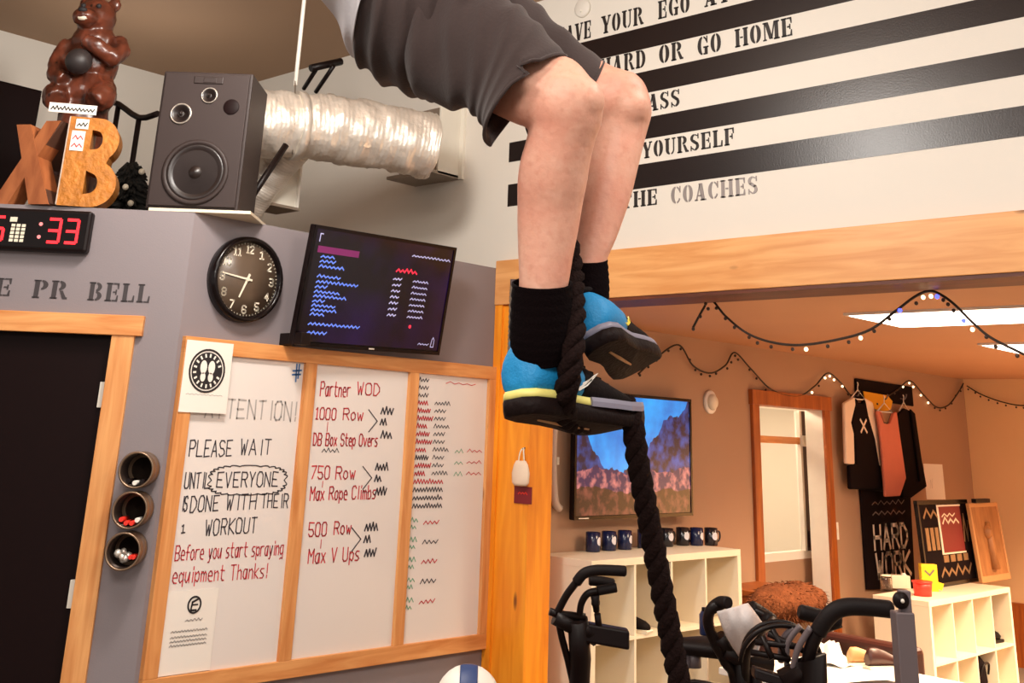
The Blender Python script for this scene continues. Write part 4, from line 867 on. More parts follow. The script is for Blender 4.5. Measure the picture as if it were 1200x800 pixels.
# ribbed conduit on post and little bag
cf = thing('ribbed_conduit', 'grey ribbed conduit on the post behind the sock', 'conduit', onX(601, 370, 4.73))
pts = [onX(x, y, 4.722) for x, y in ((602, 334), (601, 350), (600, 380), (599, 405), (598, 430))]; pth = spline(pts, 10)
obj('conduit_pipe', MB().tube(pth, [.018 + .004 * (i % 2) for i in range(len(pth))], 10), M['galv_and_shade'], cf); obj('end_fitting', MB().tube([pts[0], pts[0] + Vector((0, 0, .03))], .02, 10), M['steel'], cf)
hb = thing('hanging_pouch', 'small white drawstring pouch hanging on the wooden post', 'pouch', onX(612, 550, 4.71))
a = onX(601, 541, 4.72); b = onX(624, 541, 4.72); c_ = onX(612, 569, 4.72); yc = (a.y + b.y) / 2; hw = abs(a.y - b.y) / 2 * .86
rings = []
for z, s in ((c_.z, .7), (c_.z + .015, .95), (c_.z + .06, 1.0), (c_.z + .1, .8), (c_.z + .12, .55)): rings.append([Vector((4.708 + .024 * s * math.cos(t_), yc + hw * s * math.sin(t_), z)) for t_ in [2 * math.pi * i / 16 for i in range(16)]])
obj('pouch_body', MB().loft(rings), M['white_cloth'], hb)
obj('cord', MB().tube(spline([(4.71, yc - .02, c_.z + .11), (4.712, yc - .012, c_.z + .16), (4.722, yc, c_.z + .18), (4.712, yc + .012, c_.z + .16), (4.71, yc + .02, c_.z + .11)], 4), .004, 6), M['cream'], hb)
obj('hook', MB().tube([(4.736, yc, c_.z + .182), (4.716, yc, c_.z + .178)], .004, 6), M['steel'], hb)
ht = thing('red_tag', 'small dark red tag below the white pouch on the post', 'tag', (4.73, yc, c_.z - .05))
cardo = obj('card', MB().box((4.728, yc - hw * 1.02, c_.z - .085), (4.734, yc + hw * 1.02, c_.z - .004), bev=.001), M['maroon'], ht); obj('printed_text', squiggle(-yc - .03, -yc + .03, c_.z - .04, .012, .005, SW, -.033, .01), M['box_red'], cardo)

# clothes on the wall
def cloth_panel(name, outline, thick, mk, parent, y, T=FW, puff=.02):
    mb = MB(); mb.prism(outline, y - thick, y, T); o = obj(name, mb, mk if not isinstance(mk, str) else M[mk], parent)
    b = o.modifiers.new('b', 'BEVEL'); b.width = min(.012, thick * .4); b.segments = 3
    return o
def YP(x, y, off=.05): p = onY(x, y, 4.4 - off); return (p.x, p.z)
def outl(pts, off=.05): return [YP(x, y, off) for x, y in pts]
def hanger(t, cx, cz, w, off):
    return obj('hanger', MB().tube(spline([(cx, 4.4 - off, cz + .1), (cx + .012, 4.4 - off, cz + .085), (cx, 4.4 - off, cz + .06), (cx, 4.4 - off, cz + .04)], 3), .004, 6).tube([(cx - w, 4.4 - off, cz - .03), (cx, 4.4 - off, cz + .04), (cx + w, 4.4 - off, cz - .03), (cx - w, 4.4 - off, cz - .03)], .005, 6), M['white'], t)
def cbase(pts, off):
    q = outl(pts, off); return Vector((sum(a for a, b in q) / len(q), 4.4 - off, max(b for a, b in q)))
A1 = [(990, 471), (999, 465), (1004, 470), (1010, 465), (1022, 472), (1033, 520), (1036, 575), (1000, 574), (992, 545)]
t = thing('raglan_shirt', 'black shirt with pale sleeves hanging on wall, leftmost of the clothes', 'shirt', cbase(A1, .07))
cloth_panel('shirt_body', outl([(1001, 466), (1004, 472), (1009, 472), (1011, 467), (1016, 480), (1024, 500), (1033, 573), (994, 573), (993, 545), (1001, 543), (999, 510), (996, 495)], .07), .03, 'black_cloth', t, -.06)
cloth_panel('sleeve', outl([(988, 472), (1000, 465), (1001, 474), (996, 495), (999, 508), (1000, 544), (990, 543)], .08), .03, 'white_cloth', t, -.065)
cloth_panel('sleeve', outl([(1012, 466), (1021, 471), (1028, 500), (1032, 545), (1029, 546), (1024, 515), (1016, 487)], .08), .03, 'white_cloth', t, -.065)
xm = YP(1013, 499, .1); obj('printed_mark', MB().ribbon([(xm[0] - .05, xm[1] + .045), (xm[0] + .05, xm[1] - .045)], .02, -.094, FW).ribbon([(xm[0] - .05, xm[1] - .045), (xm[0] + .05, xm[1] + .045)], .02, -.094, FW), M['white_cloth'], t)
cz = YP(1005, 466, .07); hanger(t, cz[0], cz[1] + .02, .13, .075)
B1 = [(1027, 480), (1049, 480), (1060, 560), (1053, 582), (1038, 582)]
t = thing('coral_tank_top', 'coral tank top hanging between the two black shirts', 'shirt', cbase(B1, .1))
cloth_panel('tank_body', outl([(1027, 481), (1032, 482), (1036, 495), (1042, 496), (1046, 484), (1050, 482), (1053, 505), (1061, 560), (1054, 581), (1037, 582), (1034, 540), (1030, 500)], .13), .025, 'pink', t, -.115)
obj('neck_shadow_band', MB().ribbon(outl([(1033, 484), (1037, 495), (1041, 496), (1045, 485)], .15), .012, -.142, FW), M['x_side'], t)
cz = YP(1038, 478, .13); hanger(t, cz[0], cz[1] + .0, .14, .12)
C1 = [(1050, 480), (1070, 475), (1083, 560), (1060, 580)]
t = thing('black_shirt', 'plain black shirt hanging rightmost of the clothes', 'shirt', cbase(C1, .05))
cloth_panel('shirt_body', outl([(1049, 487), (1058, 478), (1067, 482), (1070, 495), (1084, 570), (1066, 583), (1056, 583)], .06), .03, 'black_cloth', t, -.05)
cloth_panel('sleeve', outl([(1066, 479), (1071, 484), (1082, 560), (1077, 565)], .09), .02, 'black_cloth', t, -.083)
cz = YP(1060, 477, .06); hanger(t, cz[0], cz[1] + .0, .1, .055)
D1 = [(1012, 459), (1046, 463), (1045, 482), (1014, 478)]
t = tag(cloth_panel('mustard_pennant', outl([(1012, 458), (1040, 463), (1046, 470), (1044, 480), (1036, 482), (1015, 476)], .04), .012, 'mustard', None, -.03), 'mustard yellow pennant behind the hanging clothes', 'pennant')
t = thing('hook_board', 'black board with hooks above the hanging clothes', 'hook board', cbase([(1003, 444), (1070, 462)], .02))
cloth_panel('board', outl([(1003, 443), (1069, 453), (1071, 476), (1004, 466)], .02), .02, 'banner', t, -.001)
for x in (1005, 1038, 1060): q = YP(x, 466 if x > 1010 else 462, .06); obj('hook', MB().tube(spline([(q[0], 4.39, q[1]), (q[0], 4.34, q[1] - .01), (q[0], 4.32, q[1] + .03)], 4), .006, 6), M['steel'], t)
BQ = [(1009, 572), (1068, 577), (1074, 690), (1017, 691)]
t = thing('slogan_banner', 'black cloth banner with large HARD WORK lettering under the clothes', 'banner', cbase(BQ, .02))
bq = outl(BQ, .025); cloth = cloth_panel('cloth', [bq[0], bq[1], bq[2], bq[3]], .012, 'banner', t, -.006)
obj('hanging_rod', MB().tube([(bq[0][0] - .02, 4.38, bq[0][1]), (bq[1][0] + .02, 4.38, bq[1][1])], .01, 8), M['dark_metal'], t)
a, b = YP(1024, 664, .025), YP(1066, 654, .025)
xa, xb = YP(1026, 640, .025)[0], YP(1066, 640, .025)[0]
mb = MB(); strokes('HARD', xa, xb - .02, YP(1028, 640, .025)[1] - .02, .165, .029, FW, -.0195, .0, 0, mb); strokes('WORK', xa + .01, xb + .0, YP(1028, 674, .025)[1] - .02, .165, .029, FW, -.0195, .0, 0, mb)
obj('big_lettering', mb, M['bannertext'], cloth)
mb = MB()
for y, w_ in ((588, .008), (600, .01)): squiggle(xa, xb - .03, YP(1028, y, .025)[1] - .02, .035, w_, FW, -.0195, .05, mb)
obj('small_lettering', mb, M['banner_dim'], cloth)
pq = outl([(1083, 543), (1105, 544), (1109, 585), (1087, 585)], .01); pw = thing('wall_notice', 'blank white notice sheet taped above the framed display', 'paper', (pq[0][0], 4.395, pq[0][1]))
obj('sheet', MB().prism(pq, -.004, -.002, FW), M['paper'], pw); obj('printed_text', squiggle(pq[0][0] + .1, pq[0][0] + .16, pq[0][1] - .2, .08, .004, FW, -.0045, .02), M['faint_marker'], pw)

# things on top of the right shelf
zs = .7705
def onshelf(x, y): return onZ(x, y, zs)
fa, fb = onZ(1082, 690, zs), onZ(1141, 689, zs)
Yd = 3.93
fa = onY(1078, 682, Yd); fb = onY(1139, 686, Yd); ft_ = onY(1071, 586, Yd); ftr = onY(1136, 588, Yd)
fd = thing('display_frame', 'black framed display with maroon card leaning on the right shelf', 'frame', (fa.x + .5, Yd, zs))
TFD = frame((fa.x, Yd - .06, zs), (1, 0, 0), (0, math.cos(.06), math.sin(-.06)), (0, math.sin(.06), math.cos(.06)))
Wd = fb.x - fa.x; Hd = ft_.z - zs
obj('frame', MB().box((0, 0, 0), (Wd, .03, .03), TFD, .003).box((0, 0, Hd - .03), (Wd, .03, Hd), TFD, .003).box((0, 0, .03), (.03, .03, Hd - .03), TFD, .003).box((Wd - .03, 0, .03), (Wd, .03, Hd - .03), TFD, .003), M['black_gloss'], fd)
bo = obj('backing', MB().box((.03, .008, .03), (Wd - .03, .025, Hd - .03), TFD), M['banner'], fd)
obj('maroon_card', MB().box((Wd * .40, .002, Hd * .38), (Wd * .82, .008, Hd * .92), TFD), M['maroon'], bo)
obj('card_border', MB().box((Wd * .37, .004, Hd * .36), (Wd * .4, .008, Hd * .94), TFD).box((Wd * .4, .004, Hd * .36), (Wd * .84, .008, Hd * .38), TFD).box((Wd * .4, .004, Hd * .92), (Wd * .84, .008, Hd * .94), TFD), M['bannertext'], bo)
mb = MB()
squiggle(Wd * .44, Wd * .76, Hd * .72, .05, .015, TFD, .001, .05, mb); squiggle(Wd * .44, Wd * .7, Hd * .8, .03, .01, TFD, .001, .05, mb); obj('card_text', mb, M['bannertext'], bo)
mb = MB()
for i in range(3): mb.box((Wd * (.1 + .09 * i), .004, Hd * .42), (Wd * (.16 + .09 * i), .008, Hd * .68), TFD)
for i in range(4): mb.box((Wd * (.38 + .13 * i), .003, Hd * .27), (Wd * (.47 + .13 * i), .008, Hd * .35), TFD)
squiggle(Wd * .3, Wd * .9, Hd * .12, .07, .02, TFD, .004, .06, mb); squiggle(Wd * .1, Wd * .36, Hd * .8, .08, .02, TFD, .004, .06, mb); squiggle(Wd * .84, Wd * .95, Hd * .5, .2, .02, TFD, .004, .03, mb)
obj('emblems', mb, M['bronze'], bo)
wa = onY(1142, 688, 3.86); wbx = onY(1177, 685, 3.86)
Hb = onY(1138, 589, 3.86).z - zs
wd = thing('brown_board', 'brown wooden framed board leaning right of the black display', 'board', (wa.x + .3, 3.9, zs))
TWB = frame((wa.x + .02, 3.8, zs), (1, 0, 0), (0, math.cos(.09), math.sin(-.09)), (0, math.sin(.09), math.cos(.09)))
Wb = wbx.x - wa.x - .02
obj('panel', MB().box((.03, .006, .03), (Wb - .03, .02, Hb - .03), TWB), M['brown_board'], wd)
obj('frame', MB().box((0, 0, 0), (Wb, .028, .045), TWB, .003).box((0, 0, Hb - .03), (Wb, .028, Hb), TWB, .003).box((0, 0, .045), (.03, .028, Hb - .03), TWB, .003).box((Wb - .03, 0, .045), (Wb, .028, Hb - .03), TWB, .003), M['board_frame'], wd)
obj('carved_relief', MB().tube([TWB @ Vector((Wb * .5, .006, Hb * .15)), TWB @ Vector((Wb * .5, .004, Hb * .75))], [.05, .03], 10).ball(TWB @ Vector((Wb * .45, .006, Hb * .62)), .05, 12), M['brown_board'], wd)
tag(obj('black_clip', MB().box((wa.x + .12, 3.83, zs + Hb + .0), (wa.x + .42, 3.87, zs + Hb + .03), bev=.004), M['black_plastic'], loc=(wa.x + .25, 3.85, zs + Hb)), 'small black bar lying on top of the brown board', 'bar')
def tbox(name, label, cat, px0, px1, ytop, ybot, dep, parts, yaw=0):
    p0 = onshelf(px0, ybot); p1 = onshelf(px1, ybot); mid = (p0 + p1) / 2; d = (mid - CAM).dot(F_); h = (ybot - ytop) / FPX * d; w_ = (px1 - px0) / FPX * d
    return mid, w_, h, thing(name, label, cat, (mid.x, mid.y, zs))
TR = frame((0, 0, 0), (R_.x, R_.y, 0), (-R_.y, R_.x, 0), (0, 0, 1))
def at(mid): 
    r = Vector((R_.x, R_.y, 0)).normalized(); return frame((mid.x, mid.y, zs), r, (-r.y, r.x, 0), (0, 0, 1))
mid, w_, h, t = tbox('yellow_snack_box', 'bright yellow snack box standing on the right shelf', 'box', 1081, 1100, 664, 693, .08, 0)
T = at(mid + Vector((0.03, .02, 0))); obj('carton', MB().box((-w_ / 2, -.03, 0), (w_ / 2, .03, h), T, .003), M['box_yellow'], t); obj('carton_flap', MB().prism([(w_ * .3, h * .4), (w_ * .85, h * .3), (w_ * .7, h * .05), (w_ * .4, h * .1)], -.028, .02, T), M['box_yellow'], t)
mb = MB(); mb.ribbon([(-.03, h * .75), (.0, h * .6), (.03, h * .78)], .012, -.0315, T); obj('printed_mark', mb, M['banner_dim'], t)
mid, w_, h, t = tbox('red_tub', 'small bright red tub at the shelf front edge', 'tub', 1076, 1098, 683, 699, .06, 0)
T = at(mid + Vector((.02, .04, 0))); obj('tub_body', MB().lathe([(0, 0), (w_ / 2 * .9, 0), (w_ / 2, h * .9), (w_ / 2 * .92, h * .92), (w_ / 2 * .8, h * .2), (0, h * .18)], T, 24), M['box_red'], t); obj('lid_rim', MB().lathe([(w_ / 2 * .98, h * .86), (w_ / 2 * 1.06, h * .88), (w_ / 2 * 1.06, h), (w_ / 2 * .95, h)], T, 24), M['box_red'], t)
mid, w_, h, t = tbox('glass_jar', 'small clear glass jar on the left end of the right shelf', 'jar', 1034, 1048, 676, 693, .05, 0)
T = at(mid + Vector((.06, .04, 0))); obj('jar_body', MB().lathe([(0, 0), (w_ / 2, 0), (w_ / 2, h * .8), (w_ / 2 * .8, h * .9), (w_ / 2 * .76, h * .9), (w_ / 2 * .9, h * .78), (w_ / 2 * .9, .006), (0, .006)], T, 20), M['jar_glass'], t); obj('jar_lid', MB().lathe([(0, h * .9), (w_ / 2 * .84, h * .9), (w_ / 2 * .84, h), (0, h)], T, 20), M['cream'], t)
mid, w_, h, t = tbox('white_carton', 'low white carton beside the glass jar on the right shelf', 'box', 1052, 1074, 677, 691, .05, 0)
T = at(mid + Vector((.06, .08, 0))); obj('carton', MB().box((-w_ / 2, -.04, 0), (w_ / 2, .04, h), T, .003), M['shelf'], t); obj('carton_tab', MB().ball(T @ Vector((w_ * .25, 0, h)), (.02, .02, .016), 12), M['white'], t)
# low wall lamp strip beside banner
# ================================================================== string lights
def garland(name, label, pts, n_b, lit, seed):
    random.seed(seed); path = spline(pts, 10); mb = MB().tube(path, .006, 6)
    t = thing(name, label, 'string lights', path[0], 'fairy light strings in the low room'); obj('wire', mb, M['wire'], t)
    for i in range(n_b):
        k = int((i + .5) / n_b * (len(path) - 1)); p = path[k] + Vector((random.uniform(-.015, .015), random.uniform(-.015, .015), -.02))
        mk = lit.get(i, 'bulb_off'); o = obj('bulb', MB().ball(p, .0095 if mk == 'bulb_off' else .0105, 8), M[mk], t)
    return t
def gx(x, y): return onX(x, y, 4.98)
garland('string_lights', 'fairy light string looping under the wooden beam', [gx(812, 384), gx(824, 362), gx(833, 351), gx(850, 370), gx(875, 390), gx(905, 401), gx(940, 404), gx(985, 397), gx(1020, 386), gx(1050, 364), gx(1073, 347), gx(1090, 341), gx(1104, 346), gx(1120, 358), gx(1140, 378), gx(1162, 396), gx(1200, 415)], 30,
        {11: 'bulb_w', 14: 'bulb_w', 17: 'bulb_b', 19: 'bulb_w', 20: 'bulb_w', 21: 'bulb_b', 25: 'bulb_b', 26: 'bulb_w'}, 3)
def gy(x, y): return onY(x, y, 4.37)
garland('string_lights', 'fairy light string draped along the back wall top', [gy(748, 438), gy(768, 420), gy(795, 404), gy(812, 428), gy(832, 437), gy(850, 428), gy(861, 413), gy(880, 432), gy(905, 457), gy(935, 464), gy(955, 452), gy(970, 437), gy(985, 448), gy(1000, 465), gy(1025, 470), gy(1050, 458), gy(1066, 446), gy(1082, 462), gy(1098, 477), gy(1112, 474), gy(1124, 458), gy(1129, 449)], 44,
        {20: 'bulb_w', 22: 'bulb_w', 23: 'bulb_w', 24: 'bulb_w', 25: 'bulb_w', 33: 'bulb_w', 34: 'bulb_w', 35: 'bulb_w', 36: 'bulb_w', 32: 'bulb_w'}, 5)
def ge(x, y): return onX(x, y, 11.24)
garland('string_lights', 'unlit string of lights sagging across the end wall', [ge(1133, 452), ge(1150, 462), ge(1175, 471), ge(1200, 475), ge(1225, 470)], 10, {}, 6)
random.seed(11)

# ================================================================== sofa, table, fur
def upholst(name, a, b, mk, parent, bev=.03):
    o = obj(name, MB().box(a, b), M[mk], parent); md = o.modifiers.new('b', 'BEVEL'); md.width = bev; md.segments = 3
    for p_ in o.data.polygons: p_.use_smooth = True
    return o
def proj_y(p): v = Vector(p) - CAM; return PPY + FPX * v.dot(D_) / v.dot(F_)
def z_for(p, y):
    lo, hi = 0.0, 2.5
    for _ in range(50):
        mid_ = (lo + hi) / 2
        if proj_y((p.x, p.y, mid_)) > y: lo = mid_
        else: hi = mid_
    return lo
zt = .74
tA, tB = onZ(960, 766, zt), onZ(1132, 800, zt)
tu = (tB - tA); tlen = tu.length; tu.normalize(); tv_ = Vector((tu.y, -tu.x, 0))
if tv_.dot(CAM - tA) < 0: tv_ = -tv_
so = thing('brown_bench', 'dark brown leather bench back behind the white table', 'bench', (tA.x, tA.y, 0))
TBn = frame((tA - tv_ * .12).to_tuple()[:2] + (0,), tu, -tv_, (0, 0, 1)); zb = z_for(TBn @ Vector((.1, .0, 0)), 746)
def ubox(name, a, b, mk, parent, T, bev=.03): 
    o = obj(name, MB().box(a, b, T), M[mk], parent); md = o.modifiers.new('b', 'BEVEL'); md.width = bev; md.segments = 3; return o
ubox('backrest', (-.15, .0, .1), (tlen * .58, .1, zb), 'brown_leather', so, TBn); ubox('seat', (-.15, .1, .1), (tlen * .58, .34, .42), 'brown_leather', so, TBn)
for x in (-.1, tlen * .54):
    for y in (.04, .29): obj('leg', MB().box((x - .03, y - .03, 0), (x + .03, y + .03, .1), TBn), M['x_side'], so)
ch = thing('wooden_chest', 'orange brown wooden chest beside the white mug shelf', 'chest', (6.95, 4.1, 0))
c1 = onY(874, 691, 4.1)
obj('chest_body', MB().box((6.75, 3.9, .0), (7.25, 4.3, c1.z - .03), bev=.004), M['orange_wood'], ch); obj('chest_lid', MB().box((6.73, 3.88, c1.z - .03), (7.27, 4.32, c1.z), bev=.004), M['orange_wood'], ch)
# fur cushion on a chair
fu0, fu1 = onY(884, 706, 3.58), onY(960, 706, 3.58)
fu = thing('fur_throw', 'auburn fur throw heaped over a low chair back in front of the rear doorway', 'fur throw', (fu0.x + .3, 3.58, fu0.z))
mb = MB(); cxu = (fu0.x + fu1.x) / 2; wu = (fu1.x - fu0.x) / 2
mb.ball((cxu, 3.58, fu0.z - .02), (wu * .98, .14, .10), 28)
fo = obj('pelt', mb, M['fur'], fu)
for v in fo.data.vertices: v.co += v.normal * noise.noise(v.co * 9) * .025
hm = MB()
for i in range(1400):
    a = random.uniform(0, 6.283); z = random.uniform(-1, 1); s_ = math.sqrt(1 - z * z); nrm = Vector((s_ * math.cos(a), s_ * math.sin(a), z))
    p = Vector((cxu + nrm.x * wu * .97, 3.58 + nrm.y * .14, fu0.z - .02 + nrm.z * .10)); q = p + nrm * random.uniform(.012, .03) + Vector((random.uniform(-.03, .03), random.uniform(-.02, .02), -.015))
    sd_ = Vector((random.uniform(-1, 1), random.uniform(-1, 1), random.uniform(-1, 1))).normalized() * .004
    hm.add([p - sd_, p + sd_, q], [(0, 1, 2)])
ho = obj('fur_strands', hm, M['fur'], fu, weld=False); ho['kind'] = 'stuff'
fc = thing('low_chair', 'dark low chair under the auburn fur throw', 'chair', (cxu, 3.58, 0))
upholst('backrest', (cxu - wu * .9, 3.53, .3), (cxu + wu * .9, 3.63, fu0.z - .06), 'brown_leather', fc); upholst('seat', (cxu - wu * .9, 3.35, .3), (cxu + wu * .9, 3.53, .42), 'brown_leather', fc)
for x in (-1, 1):
    for y in (3.38, 3.59): obj('leg', MB().box((cxu + x * wu * .8 - .02, y - .02, 0), (cxu + x * wu * .8 + .02, y + .02, .3)), M['x_side'], fc)
# white table with papers and shoe
tb_ = thing('white_table', 'low white table with papers at the right, in front of the brown bench', 'table', (tA.x, tA.y, 0))
TT = frame((tA.x, tA.y, 0), tu, -tv_, (0, 0, 1))
obj('tabletop', MB().box((0, -.75, zt - .03), (tlen, 0, zt), TT, .004), M['white'], tb_)
for x in (.06, tlen - .06):
    for y in (-.06, -.69): obj('leg', MB().box((x - .025, y - .025, 0), (x + .025, y + .025, zt - .03), TT), M['shelf'], tb_)
def onT(x, y): return onZ(x, y, zt + .0005)
pb_ = onT(976, 776); cpz = thing('crumpled_paper', 'crumpled white paper lying on the white table', 'paper', pb_)
mb = MB(); bm = bmesh.new(); bmesh.ops.create_grid(bm, x_segments=10, y_segments=10, size=.115)
for v in bm.verts: v.co.z = abs(noise.noise(v.co * 9)) * .06 + (.07 if (v.co.x > .04 and v.co.y > .02) else 0) * random.uniform(.3, 1)
bm.verts.index_update(); mb.add([pb_ + v.co + Vector((0, 0, .002)) for v in bm.verts], [[v.index for v in f.verts] for f in bm.faces]); bm.free()
solid(obj('sheet', mb, M['paper'], cpz), .002, 1)
small_shoe('tan_shoe', 'tan and brown shoe lying on the white table', onT(1013, 779), -.6, 'board_frame', s=.68)
small_shoe('brown_shoe', 'dark brown shoe behind the grey post on the white table', onT(1036, 783), -.5, 'brown_leather', s=.78)
# grey upright with black knob
up = thing('grey_upright', 'grey metal upright with a black knob on top at lower right', 'post', P(1058, 850, 3.3))
u0, u1 = P(1057, 716, 3.3), P(1068, 900, 3.3); u1 = Vector((u0.x, u0.y, 0)); up.location = u1
r = Vector((R_.x, R_.y, 0)).normalized(); TUp = frame(u1, r, (-r.y, r.x, 0), (0, 0, 1))
obj('column', MB().box((-.027, -.03, .02), (.027, .03, u0.z), TUp, .004), M['steel'], up); obj('foot', MB().box((-.18, -.2, 0), (.18, .2, .02), TUp, .004), M['dark_metal'], up)
kn = TUp @ Vector((-.005, -.015, u0.z + .03)); obj('knob', MB().lathe([(0, -.015), (.02, -.015), (.024, -.004), (.021, .009), (.009, .011), (.008, .014), (0, .014)], frame(kn, r, (0, 0, 1), (r.y, -r.x, 0)), 20), M['black_plastic'], up)
obj('knob_bolt', MB().ball(kn + Vector((r.y, -r.x, 0)) * .014, .006, 8), M['hinge'], up); obj('knob_bracket', MB().box((-.005, -.01, u0.z - .005), (.027, .02, u0.z + .055), TUp, .003), M['steel'], up)

# ================================================================== exercise bikes
def bike(label, base, ang, arms, grips, extra=None, seat_at=None):
    """air bike: generic body on the floor plus arms given as world points"""
    t = thing('exercise_bike', label, 'exercise bike', base, 'air bikes at the lower right'); B = Matrix.Translation(base) @ Matrix.Rotation(ang, 4, 'Z')
    L = lambda x, y, z: B @ Vector((x, y, z))
    obj('frame', MB().tube([L(-.35, 0, .12), L(-.2, 0, .3), L(.2, 0, .32), L(.45, 0, .12)], .035, 10).tube([L(.28, 0, .3), L(.34, 0, .62)], .03, 10), M['dark_metal'], t)
    for x in (-.4, .48): obj('floor_foot', MB().box((x - .04, -.21, 0), (x + .04, .21, .09), B, .01).tube([L(x, 0, .08), L(x * .85, 0, .15)], .03, 10), M['dark_metal'], t)
    cage = MB(); c = Vector((-.32, 0, .5))
    for y in (-.09, .09):
        for rr in (.1, .19, .29): cage.tube([L(c.x + rr * math.cos(a), y * (1 if rr > .2 else 1.25), c.z + rr * math.sin(a)) for a in [2 * math.pi * i / 36 for i in range(36)]], .006 if rr < .28 else .012, 6, closed=True)
        for i in range(24): a = 2 * math.pi * i / 24; cage.tube([L(c.x + .05 * math.cos(a), y * 1.25, c.z + .05 * math.sin(a)), L(c.x + .29 * math.cos(a), y, c.z + .29 * math.sin(a))], .003, 5)
    obj('fan_cage', cage, M['dark_metal'], t)
    fan = MB()
    for i in range(8): a = 2 * math.pi * i / 8; fan.box((.05, -.06, -.003), (.26, .06, .003), B @ Matrix.Translation(c) @ Matrix.Rotation(a, 4, 'Y'))
    obj('fan', fan.lathe([(.05, -.07), (.05, .07)], B @ Matrix.Translation(c) @ Matrix.Rotation(math.pi / 2, 4, 'X'), 16), M['steel'], t)
    seat = MB(); rings = []; so_ = (seat_at - L(.36, 0, .8)) if seat_at else Vector((0, 0, 0))
    for x, hw, h in ((-.12, .025, .03), (-.06, .04, .045), (.02, .08, .055), (.09, .115, .06), (.135, .1, .05), (.15, .05, .03)): rings.append([so_ + L(.36 + x, hw * math.cos(a), .8 + h * math.sin(a) * .6) for a in [2 * math.pi * i / 16 for i in range(16)]])
    obj('seat', seat.loft(rings), M['rubber'], t); obj('seat_post', MB().tube([L(.33, 0, .55), so_ + L(.36, 0, .79)], .02, 10).tube([so_ + L(.36, 0, .73), so_ + L(.36, 0, .78)], .03, 10), M['steel'], t)
    cr = MB().tube([L(.05, -.12, .3), L(.05, .12, .3)], .02, 10).tube([L(.05, .1, .3), L(.16, .1, .22)], .012, 8).tube([L(.05, -.1, .3), L(-.06, -.1, .38)], .012, 8)
    obj('crank', cr, M['steel'], t)
    for x, y, z in ((.16, .16, .22), (-.06, -.16, .38)): obj('pedal', MB().box((x - .05, y - .05, z - .012), (x + .05, y + .05, z + .012), B, .004), M['rubber'], t)
    for pts, r_ in arms: obj('arm', MB().tube(spline(pts, 6), r_, 10), M['dark_metal'], t)
    for pts, r_ in grips:
        s_ = spline(pts, 6); rr = [r_] * len(s_); rr[0] = r_ * .8; rr[-1] = r_ * .75; obj('grip', MB().tube(s_, rr, 14), M['grip'], t)
    if extra: extra(t, L)
    return t
# left bike (in front of mug shelf)
D = 4.3
def Q(x, y, d=D): return P(x, y, d)
piv = Q(655, 716); foot = Q(676, 800, D); bl0 = Vector((Q(672, 760).x, Q(672, 760).y, 0)) + Vector((R_.x, R_.y, 0)) * -.16 - Vector((-R_.y, R_.x, 0)) * .12
rang = math.atan2(R_.y, R_.x)
def low(p, dx=0, z=.5): return Vector((p.x, p.y, 0)) + Vector((R_.x, R_.y, 0)) * dx + Vector((0, 0, z))
def ex_left(t, L):
    obj('console', MB().box((-.085, -.03, -.03), (.09, .05, .035), frame(Q(709, 745), (R_.x, R_.y, -.12), (-R_.y, R_.x, 0), (0, 0, 1)), .008), M['black_plastic'], t)
    obj('console_arm', MB().tube([Q(676, 730), Q(700, 748)], .03, 8), M['dark_metal'], t)
    obj('drink_cage', MB().tube([Q(702, 736), Q(700, 719)], .013, 10).tube([Q(699, 716), Q(697, 696)], [.012, .018], 10).ball(Q(698, 706), .018, 10), M['rubber'], t)
    obj('crossbar', MB().tube([Q(644, 716), Q(652, 719), Q(686, 723)], .014, 10).tube([Q(650, 722), Q(680, 738)], .03, 10), M['dark_metal'], t)
    obj('mast', MB().tube([Q(677, 725), Q(680, 770), Q(678, 830), low(Q(678, 830), 0, .45)], [.04, .042, .036, .036], 10), M['dark_metal'], t)
bike('black air bike in front of the white mug shelf', bl0, rang, [([Q(653, 718), Q(658, 745), Q(667, 780), Q(676, 830), low(Q(676, 830), 0.02, .5)], .0135), ([Q(653, 718), Q(664, 697), Q(677, 680)], .014), ([Q(679, 724), Q(681, 708), Q(688, 696), Q(700, 692)], .013)],
     [([Q(675, 683), Q(684, 672), Q(698, 668), Q(716, 668), Q(734, 669)], .0195), ([Q(700, 692), Q(712, 690), Q(723, 688)], .017), ([Q(690, 680, 4.42), Q(705, 681, 4.42), Q(720, 684, 4.42)], .018)], ex_left, Q(812, 757, 4.3))
